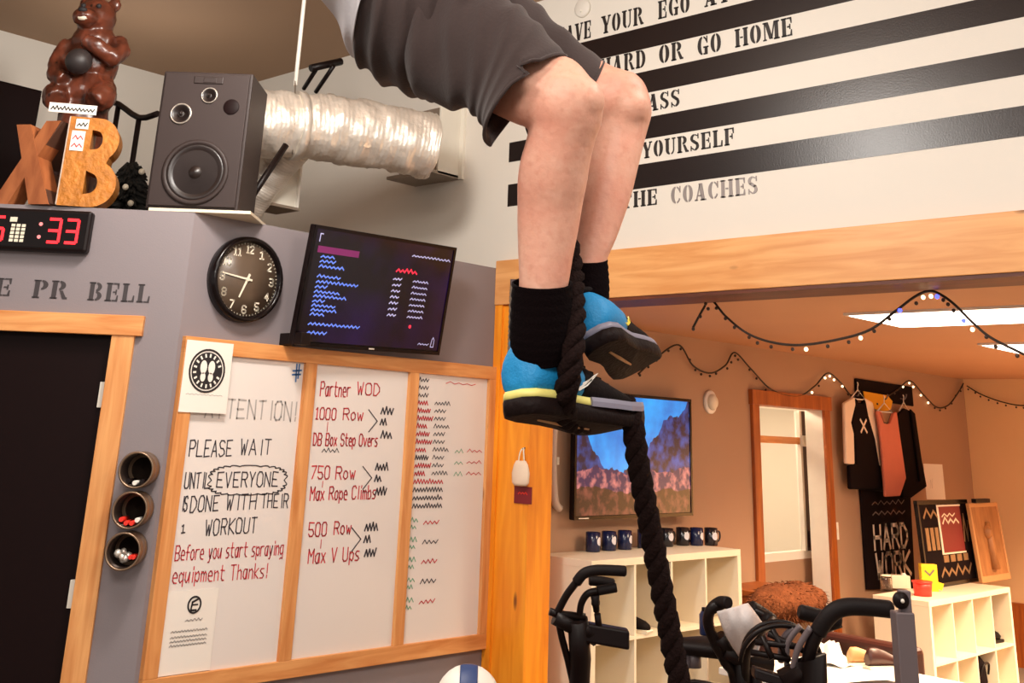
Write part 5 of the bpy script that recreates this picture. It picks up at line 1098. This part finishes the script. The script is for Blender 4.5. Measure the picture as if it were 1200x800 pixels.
# right bike
D2 = 3.5
def Q2(x, y, d=D2): return P(x, y, d)
br0 = Vector((Q2(945, 780).x, Q2(945, 780).y, 0))
def ex_right(t, L):
    obj('mast', MB().tube([Q2(925, 800), Q2(950, 770), low(Q2(950, 790), 0, .8), low(Q2(950, 790), 0, .4)], [.05, .05, .045, .04], 10), M['dark_metal'], t)
    cg = MB()
    for rr, y in ((.115, 0), (.1, .05)): cg.tube([Q2(915, 775, D2 + .1) + R_ * rr * math.cos(a) * 1.1 + U_ * rr * math.sin(a) + F_ * y for a in [math.pi * i / 20 for i in range(21)]], .008, 6)
    for xa, ya, xb, yb in ((885, 752, 940, 758), (900, 742, 945, 764), (880, 764, 925, 772), (905, 737, 925, 775), (893, 745, 905, 772)): cg.tube([Q2(xa, ya, D2 + .08), Q2(xb, yb, D2 + .04)], .010, 6)
    obj('guard', cg, M['dark_metal'], t)
    obj('console', MB().box((-.09, -.02, -.03), (.08, .04, .0), frame(Q2(918, 792, D2), (R_.x, R_.y, -.25), (-R_.y, R_.x, 0), (.15, 0, 1)), .006), M['black_plastic'], t)
    obj('cable', MB().tube(spline([Q2(950, 735), Q2(935, 760), Q2(928, 790)], 5), .01, 8).tube(spline([Q2(930, 735, 3.6), Q2(917, 750, 3.6), Q2(915, 775, 3.6)], 5), .01, 8).tube(spline([Q2(938, 733, 3.55), Q2(924, 752, 3.55), Q2(922, 780, 3.55)], 5), .009, 8), M['steel'], t)
bike('black air bike with long foam grip at lower right', br0, rang, [([Q2(966, 729), Q2(953, 752), Q2(947, 775), Q2(944, 810), low(Q2(944, 820), 0, .5)], .02), ([Q2(985, 729, 3.75), Q2(960, 742, 3.75), Q2(952, 780, 3.75), low(Q2(955, 790, 3.75), 0, .5)], .016)],
     [([Q2(958, 742), Q2(966, 728), Q2(978, 716), Q2(992, 711), Q2(1015, 711), Q2(1046, 714)], .0255), ([Q2(985, 728, 3.75), Q2(960, 722, 3.75), Q2(936, 716, 3.75)], .023)], ex_right)
# middle bike
D3 = 4.15
def Q3(x, y, d=D3): return P(x, y, d)
bm0 = Vector((Q3(868, 790).x, Q3(868, 790).y, 0)) + Vector((R_.x, R_.y, 0)) * .24 + Vector((-R_.y, R_.x, 0)) * .5
def ex_mid(t, L):
    obj('crossbar', MB().tube([Q3(848, 762), Q3(870, 772), Q3(905, 778)], .03, 10).tube([Q3(842, 745), Q3(856, 765)], .025, 10), M['dark_metal'], t)
    obj('mast', MB().tube([Q3(868, 770), Q3(872, 820), low(Q3(872, 820), 0, .4)], .028, 10).tube([Q3(886, 775), Q3(886, 820), low(Q3(886, 820), 0, .4)], .022, 10), M['dark_metal'], t)
bike('black air bike under the draped white towel', bm0, rang, [([Q3(846, 707), Q3(833, 714), Q3(830, 730), Q3(838, 752), Q3(850, 775), Q3(862, 805), low(Q3(862, 805), 0, .5)], .02), ([Q3(882, 714, 4.3), Q3(905, 727, 4.22), Q3(892, 738, 4.1), Q3(880, 752, 4.08), Q3(874, 770, 4.1), Q3(874, 800)], .017)],
     [([Q3(854, 706, 4.1), Q3(843, 706), Q3(833, 714)], .021), ([Q3(879, 711, 4.3), Q3(892, 719, 4.3), Q3(905, 728, 4.22)], .026)], ex_mid)
tw = thing('white_towel', 'white towel draped over the middle bike', 'towel', Q3(868, 735))
mb = MB(); n = 14
def quadp(u, v):
    a = Vector((841, 716, 0)).lerp(Vector((876, 708, 0)), u); b = Vector((866, 767, 0)).lerp(Vector((895, 733, 0)), u)
    e = .5 * math.sin(math.pi * v); p = a.lerp(b, v); return Q3(p.x - 4 * e * (1 - u), p.y + 2 * e * (1 - u), 4.08 - .05 * math.sin(math.pi * u) * (1) - .03 * math.sin(math.pi * v) + .008 * math.sin(u * 11 + v * 4))
g = [[quadp(i / n, j / n) for i in range(n + 1)] for j in range(n + 1)]
mb.add([p for r in g for p in r], [(j * (n + 1) + i, j * (n + 1) + i + 1, (j + 1) * (n + 1) + i + 1, (j + 1) * (n + 1) + i) for i in range(n) for j in range(n)], True)
solid(obj('cloth', mb, M['towel'], tw), .012)
mb = MB(); g = [[Q3(*(Vector((880, 752)).lerp(Vector((895, 738)), i / 6).lerp(Vector((876, 770)).lerp(Vector((887, 766)), i / 6), j / 6)), 4.10 - .01 * math.sin(i)) for i in range(7)] for j in range(7)]
mb.add([p for r in g for p in r], [(j * 7 + i, j * 7 + i + 1, (j + 1) * 7 + i + 1, (j + 1) * 7 + i) for i in range(6) for j in range(6)], True)
solid(obj('corner_flap', mb, M['towel'], tw), .01)
# bottle and saddle cluster at the left of the middle bike
bt = thing('blue_bottle', 'navy drink bottle at left of the towel draped bike', 'bottle', Q3(828, 745, 4.4))
q = Q3(828, 744, 4.4); qn = Q3(828, 715, 4.4); hgt = (qn - q).length
obj('bottle_body', MB().lathe([(0, 0), (.024, 0), (.027, .006), (.027, hgt * .75), (.018, hgt * .88), (0, hgt * .88)], Matrix.Translation(q), 20), M['bottle_blue'], bt); obj('bottle_cap', MB().lathe([(0, hgt * .86), (.017, hgt * .86), (.017, hgt), (0, hgt)], Matrix.Translation(q), 20), M['black_plastic'], bt)
# medicine ball on plyo box at lower centre
mc = P(548, 822, 3.6); rad_ = .105
md = thing('medicine_ball', 'white and navy medicine ball below the whiteboard at bottom edge', 'ball', mc - Z3 * rad_)
mb = MB(); obj('ball_skin', mb.ball(mc, rad_, 28), M['ball_white'], md)
tx_ = (CAM - mc).normalized(); sx_ = tx_.cross(Z3).normalized(); ux_ = sx_.cross(tx_)
rings = []
for k in range(12):
    th = math.radians(20 + 55 * k / 11); rings.append([mc + (ux_ * math.sin(th) + tx_ * math.cos(th)) .normalized() * rad_ * 1.012 * math.cos(math.asin(max(-1, min(1, j / 6 * .26)))) + sx_ * rad_ * 1.012 * j / 6 * .26 for j in range(-6, 7)])
mb = MB(); mb.add([p for r_2 in rings for p in r_2], [(i * 13 + j, i * 13 + j + 1, (i + 1) * 13 + j + 1, (i + 1) * 13 + j) for i in range(11) for j in range(12)], True)
solid(obj('navy_panel', mb, M['seal_navy'], md), .003)
pz = mc.z - rad_; pbx = thing('plyo_box', 'wooden box under the medicine ball', 'box', (mc.x, mc.y, 0))
obj('box_body', MB().box((mc.x - .25, mc.y - .25, 0), (mc.x + .25, mc.y + .25, pz), bev=.004), M['orange_wood'], pbx); obj('hand_hole', MB().box((mc.x - .06, mc.y - .252, pz - .14), (mc.x + .06, mc.y - .249, pz - .10), bev=.001), M['ink'], pbx)

# ================================================================== ROPE
def twist(path, R, strands=3, pitch=.085, n=8):
    path = spline(path, 14); L = 0; ph = []; 
    for i, p in enumerate(path):
        if i: L += (p - path[i - 1]).length
        ph.append(L / pitch * 2 * math.pi)
    # resample evenly
    res = []; step = .012; acc = 0; seglen = [0]
    for i in range(1, len(path)): seglen.append(seglen[-1] + (path[i] - path[i - 1]).length)
    N = int(seglen[-1] / step); j = 0
    for k in range(N + 1):
        s = k * step
        while j < len(path) - 2 and seglen[j + 1] < s: j += 1
        f = (s - seglen[j]) / max(1e-9, seglen[j + 1] - seglen[j]); res.append(path[j].lerp(path[j + 1], min(1, f)))
    mb = MB(); up = None; frames = []
    for i in range(len(res)):
        t_ = (res[min(i + 1, len(res) - 1)] - res[max(i - 1, 0)]).normalized()
        if up is None: up = t_.orthogonal().normalized()
        up = (up - t_ * up.dot(t_)).normalized(); frames.append((up.copy(), t_.cross(up)))
    for s_ in range(strands):
        pts = []
        for i, p in enumerate(res):
            a = i * step / pitch * 2 * math.pi + s_ * 2 * math.pi / strands; u, b = frames[i]; pts.append(p + (u * math.cos(a) + b * math.sin(a)) * R * .5)
        mb.tube(pts, R * .58, n)
    return mb
rp = thing('climbing_rope', 'thick black climbing rope wrapped around the shoes and hanging to the right', 'rope', P(745, 530, 1.92))
rope_pts = [P(430, -980, 2.35), P(500, -560, 2.12), P(520, -440, 2.05), P(545, -160, 2.02), P(600, 60, 2.0), P(646, 200, 1.985), P(668, 300, 1.955), P(672, 350, 1.88), P(672, 400, 1.82), P(667, 440, 1.80), P(660, 474, 1.815), P(668, 492, 1.88), P(692, 492, 1.94), P(718, 478, 1.965), P(735, 474, 1.955), P(742, 500, 1.93), P(748, 545, 1.92), P(762, 620, 1.91), P(779, 710, 1.895), P(797, 805, 1.88), P(822, 950, 1.86), P(845, 1150, 1.86)]
obj('rope_strands', twist(rope_pts, .0195), M['rope'], rp)
e_ = rope_pts[-1]; obj('rope_end_cap', MB().tube([e_, e_ - (rope_pts[-2] - e_).normalized() * .06], .024, 12), M['black_plastic'], rp)
obj('rope_top_shackle', MB().tube([rope_pts[0] - Z3 * .03, Vector((rope_pts[0].x, rope_pts[0].y, 4.148))], .018, 10), M['steel'], rp)

# ================================================================== PERSON
ps = thing('person', 'person in charcoal shorts and grey shirt climbing the black rope', 'person', P(640, 475, 1.9))
def ring2(p0, p1, d, rb, n=20, dd=(0, 0), sq=1.0, near=(0, 0), tilt=0.0):
    """ellipse whose image-plane diameter runs p0->p1 at depth d, depth radius rb"""
    a0, a1 = P(*p0, d + dd[0]), P(*p1, d + dd[1]); c = (a0 + a1) / 2; a = (a0 - a1) / 2; b = F_ * rb; out = []
    for i in range(n):
        t_ = 2 * math.pi * i / n; ca, sa = math.cos(t_), math.sin(t_)
        ca = math.copysign(abs(ca) ** sq, ca); sa = math.copysign(abs(sa) ** sq, sa)
        q = c + a * ca + b * sa
        k = max(0, -sa); q += (R_ * near[0] + D_ * near[1]) * k * d / FPX
        out.append(q)
    return out
def ringsH(lst, d_fn, k=.9, n=20):
    out = []
    for y, xl, xr in lst:
        d = d_fn(y); hw = (xr - xl) / 2 / FPX * d; out.append(ring2((xr, y), (xl, y), d, hw * k, n))
    return out
def densify(rings, m=4):
    n = len(rings[0]); cols = [spline([r[i] for r in rings], m) for i in range(n)]
    return [[cols[i][k] for i in range(n)] for k in range(len(cols[0]))]
body = MB()
# near leg
dn = lambda y: 1.88 if y < 250 else 1.88 - (y - 250) * .0003
near_shin = [(88, 634, 690), (105, 624, 703), (125, 619, 707), (145, 620, 705), (165, 616, 698), (190, 609, 692), (215, 606, 688), (240, 606, 683), (270, 606, 678), (300, 607, 672), (330, 608, 667), (365, 607, 660), (395, 606, 656), (420, 604, 656), (438, 606, 650)]
body.loft(densify(ringsH(near_shin, dn, .92)), True)
body.loft(densify([ring2((505, -20), (475, 70), 2.12, .08), ring2((555, 0), (516, 98), 2.06, .08), ring2((605, 22), (560, 124), 2.0, .08), ring2((648, 58), (592, 140), 1.93, .068), ring2((676, 72), (612, 148), 1.90, .062), ring2((696, 96), (634, 150), 1.88, .05)]), True)
body.ball(P(680, 118, 1.87), .041, 18).ball(P(645, 190, 1.9), .048, 16)
# far leg
df = lambda y: 2.14 - max(0, y - 140) * .0008
far_shin = [(84, 698, 742), (95, 692, 754), (112, 688, 761), (132, 690, 764), (152, 690, 759), (175, 686, 753), (200, 681, 747), (225, 677, 741), (250, 674, 733), (280, 671, 722), (303, 669, 712), (325, 670, 708), (345, 672, 708), (362, 676, 706)]
body.loft(densify(ringsH(far_shin, df, .95)), True)
body.loft(densify([ring2((520, -50), (478, 70), 2.3, .095), ring2((590, -20), (550, 100), 2.26, .088), ring2((650, 28), (612, 125), 2.2, .078), ring2((708, 72), (655, 142), 2.16, .066), ring2((738, 84), (690, 148), 2.14, .058), ring2((756, 100), (712, 156), 2.13, .045)]), True)
body.ball(P(736, 126, 2.12), .042, 18)
# pelvis, torso, head, arms
body.loft(densify([ring2((545, -50), (525, 62), 2.2, .12), ring2((505, -55), (474, 66), 2.2, .145), ring2((470, -60), (444, 40), 2.21, .145), ring2((450, -110), (392, -10), 2.21, .14), ring2((445, -190), (340, -110), 2.2, .15), ring2((440, -270), (318, -220), 2.2, .165), ring2((425, -325), (318, -300), 2.2, .15), ring2((405, -350), (345, -342), 2.2, .07)]), True)
body.tube([P(375, -330, 2.2), P(388, -372, 2.18), P(396, -400, 2.17)], [.06, .055, .055], 16)
HC = P(402, -452, 2.15); RH = Matrix((R_, U_, F_)).transposed()
body.ball(HC, (.085, .115, .075), 24, RH).ball(HC + R_ * .035 - U_ * .045, (.055, .06, .055), 16, RH)
body.ball(HC + R_ * .098 - U_ * .012, (.016, .02, .013), 10, RH).ball(HC + R_ * .082 - U_ * .05, (.014, .009, .024), 10, RH).ball(HC + R_ * .07 - U_ * .09, (.024, .022, .025), 10, RH)
for s in (-1, 1): body.ball(HC + F_ * s * .076 - R_ * .01 - U_ * .005, (.018, .03, .01), 10, RH)
hand_c = [(P(503, -545, 2.115), -1), (P(514, -470, 2.07), 1)]
for (hc, s), sh_, el in ((hand_c[0], P(385, -300, 2.06), P(440, -420, 1.98)), (hand_c[1], P(385, -300, 2.36), P(455, -385, 2.30))):
    body.tube(spline([sh_, sh_.lerp(el, .5), el, el.lerp(hc, .5), hc - R_ * .05], 4), [.062, .06, .058, .055, .05, .047, .045, .044, .043, .043, .042, .04, .037, .034, .031, .029, .028], 14)
    rdir = (P(520, -440, 2.05) - P(500, -560, 2.12)).normalized()      # rope direction at the hands
    side = F_ * (-s)
    body.ball(hc - R_ * .034, (.02, .045, .036), 14, RH)
    for k in range(4):
        o_ = hc + rdir * (-.033 + .022 * k); L_ = (.9, 1.0, .96, .82)[k]
        path = [o_ - R_ * .03 + side * .018, o_ + side * .033 + R_ * .004, o_ + side * .016 + R_ * .03 * L_, o_ - side * .012 + R_ * .032 * L_, o_ - side * .028 * L_ + R_ * .008]
        body.tube(spline(path, 3), [.0088] * 10 + [.008, .0075, .007], 8)
    th = [hc - R_ * .04 - rdir * .02, hc - R_ * .028 - side * .026 - rdir * .03, hc - side * .036 - rdir * .028 + R_ * .004, hc - side * .03 - rdir * .022 + R_ * .024]
    body.tube(spline(th, 3), [.0125] * 4 + [.011] * 3 + [.009] * 3, 8)
bd = remeshed('body', body, M['skin'], ps, .0052, 5)
# face and hair
obj('hair', MB().ball(HC + U_ * .022 - R_ * .022, (.088, .108, .08), 20, RH), M['hair'], ps)
for s in (-1, 1):
    obj('eye', MB().ball(HC + R_ * .079 + F_ * s * .03 + U_ * .012, .011, 10), M['cream'], ps)
# shorts
def wrinkled(rings, amp, freq, seed=0):
    out = []
    for r in rings:
        c = sum(r, Vector()) / len(r); o = []
        for p in r:
            dr = (p - c).normalized(); o.append(p + dr * amp * (noise.noise(Vector((p.x * freq[0], p.y * freq[1], p.z * freq[2] + seed)))))
        out.append(o)
    return out
sh_mb = MB(); N_ = 48
def shell(rings, seed, m=11):
    rr = densify(rings, m); c = rr[0]
    out = []
    tot = len(rr)
    for i, r in enumerate(rr):
        cc = sum(r, Vector()) / len(r); fr_ = i / tot; o = []
        for j, p in enumerate(r):
            a = 2 * math.pi * j / len(r); dr = (p - cc).normalized()
            wv = (1 - 2 * abs(math.sin(fr_ * 19 + 1.5 * math.sin(a + seed) + 2.0 * noise.noise(p * 6)))) * .55 + noise.noise(p * 13 + Vector((seed, 0, 0))) * .7
            amp = .018 * (1 - .96 * fr_); o.append(p + dr * amp * wv)
        out.append(o)
    return out
def hemring(p0, p1, rb):
    r = ring2(p0, p1, 1.92, rb, N_, near=(-25, -17)); px_ = 1.92 / FPX
    for j, (a, b) in {40: (-13, -2), 41: (-4, -3), 39: (5, 2), 38: (2, 1)}.items(): r[j] = r[j] + (R_ * a + D_ * b) * px_
    return r
pel = [ring2((448, -70), (421, 70), 2.2, .172, N_), ring2((480, -72), (448, 96), 2.19, .178, N_), ring2((520, -62), (492, 114), 2.18, .175, N_), ring2((560, -40), (530, 118), 2.17, .16, N_), ring2((585, -20), (560, 110), 2.16, .12, N_)]
nearl = [ring2((492, -30), (462, 82), 2.12, .088, N_), ring2((552, -25), (500, 121), 2.06, .102, N_), ring2((602, 0), (545, 128), 2.0, .098, N_), ring2((634, 32), (566, 146), 1.95, .09, N_, near=(-12, -6)), hemring((663, 65), (575, 169), .088)]
farl = [ring2((520, -60), (475, 80), 2.3, .1, N_), ring2((600, -20), (560, 112), 2.25, .1, N_), ring2((650, 27), (610, 135), 2.2, .092, N_), ring2((706, 71), (650, 158), 2.17, .085, N_)]
sh_mb.loft(shell(pel, 1), False).loft(shell(nearl, 2.3), False).loft(shell(farl, 4.1), False)
sho = obj('shorts', sh_mb, M['shorts'], ps); solid(sho, .003); subsurf(sho, 1)
hemp = hemring((663.5, 65.5), (574.5, 170), .0888); obj('hem', MB().tube(hemp, .0032, 6, closed=True), M['shorts'], sho)
hemf = ring2((707, 72), (650, 159), 2.17, .0865, N_); obj('hem', MB().tube(hemf, .0032, 6, closed=True), M['shorts'], sho)
# shirt
st_mb = MB()
tors = [ring2((462, -66), (420, 73), 2.2, .188, N_, near=(-3, 0)), ring2((452, -95), (404, 40), 2.205, .186, N_), ring2((448, -130), (372, -10), 2.205, .175, N_), ring2((452, -195), (326, -115), 2.2, .172, N_), ring2((448, -275), (304, -225), 2.2, .185, N_), ring2((432, -335), (306, -305), 2.2, .175, N_), ring2((412, -362), (336, -350), 2.2, .1, N_), ring2((405, -368), (350, -358), 2.2, .066, N_)]
st_mb.loft(shell(tors, 5.2, 6), False)
for sgn, sh_, el in ((-1, P(385, -300, 2.06), P(440, -420, 1.98)), (1, P(385, -300, 2.36), P(455, -385, 2.30))):
    st_mb.tube(spline([sh_ + (sh_ - el) * .3, sh_, sh_.lerp(el, .55)], 5), [.075 + .0015 * i for i in range(11)], 20, caps=False)
sto = obj('shirt', st_mb, M['shirt'], ps); solid(sto, .003); subsurf(sto, 1)
# socks
def sock(lst, dfun, n=28):
    rr = densify(ringsH(lst, dfun, .95, n), 5); out = []
    for i, r in enumerate(rr):
        c = sum(r, Vector()) / len(r); s = 1 + .018 * math.sin(i * 2.1); out.append([c + (p - c) * s for p in r])
    return MB().loft(out, False)
so_ = obj('sock', sock([(331, 601, 670), (350, 600, 669), (370, 599, 668), (392, 598, 666), (408, 600, 664), (424, 606, 660)], dn), M['sock'], ps); solid(so_, .003)
so_ = obj('sock', sock([(304, 665, 711), (316, 666, 712), (330, 667, 713), (345, 670, 713), (358, 675, 711)], df), M['sock'], ps); solid(so_, .003)
# shoes
def shoe(collar_at, fwd, up, s, blue_to, mids, sw_side, label, toe_mids=None):
    f = fwd.normalized(); u = (up - f * up.dot(f)).normalized(); l = u.cross(f)
    T = frame(collar_at - f * .05 * s - u * .098 * s, f, l, u) @ Matrix.Scale(s, 4)
    n = 24
    #        x, halfwidth, centre offset, bottom, top, tiptop squareness
    S = [(-.012, .012, 0, .035, .062, 1), (-.005, .03, 0, .02, .09, .9), (.012, .041, 0, .018, .104, .8), (.05, .046, 0, .018, .10, .8), (.085, .045, .0, .018, .094, .8), (.12, .043, .002, .018, .088, .8), (.16, .044, .004, .018, .074, .8), (.2, .047, .005, .018, .06, .85), (.235, .044, .004, .018, .05, .9), (.262, .034, .0, .02, .043, 1), (.278, .016, -.003, .024, .036, 1)]
    def ringS(x, hw, off, zb, zt, q):
        o = []
        for i in range(n):
            a = 2 * math.pi * i / n; ca, sa = math.cos(a), math.sin(a); zc = (zb + zt) / 2
            wz = 1 if sa < 0 else (1 - .38 * sa)       # narrower towards the top
            o.append(T @ Vector((x, off + hw * math.copysign(abs(ca) ** .75, ca) * wz, zc + (zt - zb) / 2 * math.copysign(abs(sa) ** .75, sa))))
        return o
    rr = densify([ringS(*q) for q in S], 3)
    k = int(blue_to * len(rr))
    so = obj('shoe', MB().loft(rr[:k + 1], True), M['shoe_blue'], ps, label=label)
    obj('toe_cap', MB().loft(rr[k:], True), M['shoe_black'], so)
    out_ = [(-.012, .014), (.0, .03), (.03, .037), (.08, .034), (.12, .036), (.17, .046), (.21, .05), (.245, .045), (.27, .032), (.284, .012)]
    off = [0, 0, 0, 0, .002, .004, .005, .003, -.001, -.003]
    def outline(g): return [(x + (g if i == len(out_) - 1 else (-g if i == 0 else 0)), off[i] + w_ + g) for i, (x, w_) in enumerate(out_)] + [(x + (g if i == len(out_) - 1 else (-g if i == 0 else 0)), off[i] - w_ - g) for i, (x, w_) in reversed(list(enumerate(out_)))]
    def slab(z0, z1, g0, g1):
        def lift(x): return .012 * max(0, (x - .2) / .08) ** 2
        rings = []
        for z, g in ((z0, g0 - .004), (z0 + .002, g0), ((z0 + z1) / 2, max(g0, g1)), (z1, g1)):
            o = outline(g); o2 = []
            for i in range(len(o)):
                a_, b_ = Vector(o[i]), Vector(o[(i + 1) % len(o)])
                for k_ in range(3): q = a_.lerp(b_, k_ / 3); o2.append(T @ Vector((q.x, q.y, z + lift(q.x))))
            rings.append(o2)
        return MB().loft(rings, True)
    obj('midsole', slab(.013, .026, .003, .002), M[mids], so)
    if toe_mids:
        pl = [(.125, .037), (.17, .047), (.21, .051), (.245, .046), (.27, .033), (.285, .013)]; rr2 = []
        for z_, g in ((.0128, .0035), (.02, .0045), (.0265, .003)):
            o = [(x, w_ + g) for x, w_ in pl] + [(x, -w_ - g) for x, w_ in reversed(pl)]; rr2.append([T @ Vector((x + (g if x > .28 else 0), y, z_ + .012 * max(0, (x - .2) / .08) ** 2)) for x, y in o])
        obj('toe_midsole', MB().loft(rr2, True, smooth=False), M[toe_mids], so)
    os_ = obj('outsole', slab(-.01, .014, .002, .004), M['outsole'], so)
    obj('sole_groove', MB().tube([T @ Vector((.04, .0, -.0105)), T @ Vector((.1, .002, -.0105)), T @ Vector((.17, .004, -.0105))], [.002, .0035, .002], 8), M['board_frame'], os_)
    # side mark: a thin tapering check
    mb = MB(); y_ = sw_side * .0395
    top = [(.075, .052), (.082, .044), (.095, .042), (.115, .05), (.15, .066)]; bot = [(.15, .066), (.112, .041), (.094, .032), (.08, .035), (.073, .045)]
    pl = top + bot[1:]
    mb.add([T @ Vector((x, y_ + sw_side * .002 * (1 if x < .1 else 2.0) - sw_side * max(0, z - .05) * .35, z)) for x, z in pl] + [T @ Vector((x, y_ - sw_side * .004, z)) for x, z in pl], [tuple(range(len(pl))), tuple(range(2 * len(pl) - 1, len(pl) - 1, -1))] + [(i, (i + 1) % len(pl), (i + 1) % len(pl) + len(pl), i + len(pl)) for i in range(len(pl))])
    obj('side_mark', mb, M['white' if mids == 'midsole' else 'yellow'], so)
    lc = MB()
    for i in range(5):
        x = .115 + i * .02; zt = .09 - i * .0066; lc.tube([T @ Vector((x, -.022, zt - .008)), T @ Vector((x + .006, 0, zt + .001)), T @ Vector((x, .026, zt - .008))], .003, 6)
    obj('laces', lc, M['shoe_black'], so)
    cu = MB().tube([T @ Vector((.046 + .044 * math.cos(a), .03 * math.sin(a), .098 - .003 * math.cos(a))) for a in [2 * math.pi * i / 24 for i in range(24)]], .007, 8, closed=True)
    obj('collar', cu, M['shoe_black' if not toe_mids else 'shoe_blue'], so)
    return so
shoe(P(631, 407, 1.868), R_ * .65 + F_ * .68 - U_ * .34, U_ * .80 + F_ * .60 + R_ * .08, 1.06, .46, 'midsole', -1, 'near blue and black shoe under the rope loop', 'midsole_grey')
shoe(P(688, 352, 1.985), R_ * .40 - U_ * .40 + F_ * .82, U_ * .66 + F_ * .66 - R_ * .30, .93, .42, 'midsole_grey', -1, 'far blue and black shoe pressed on the rope')
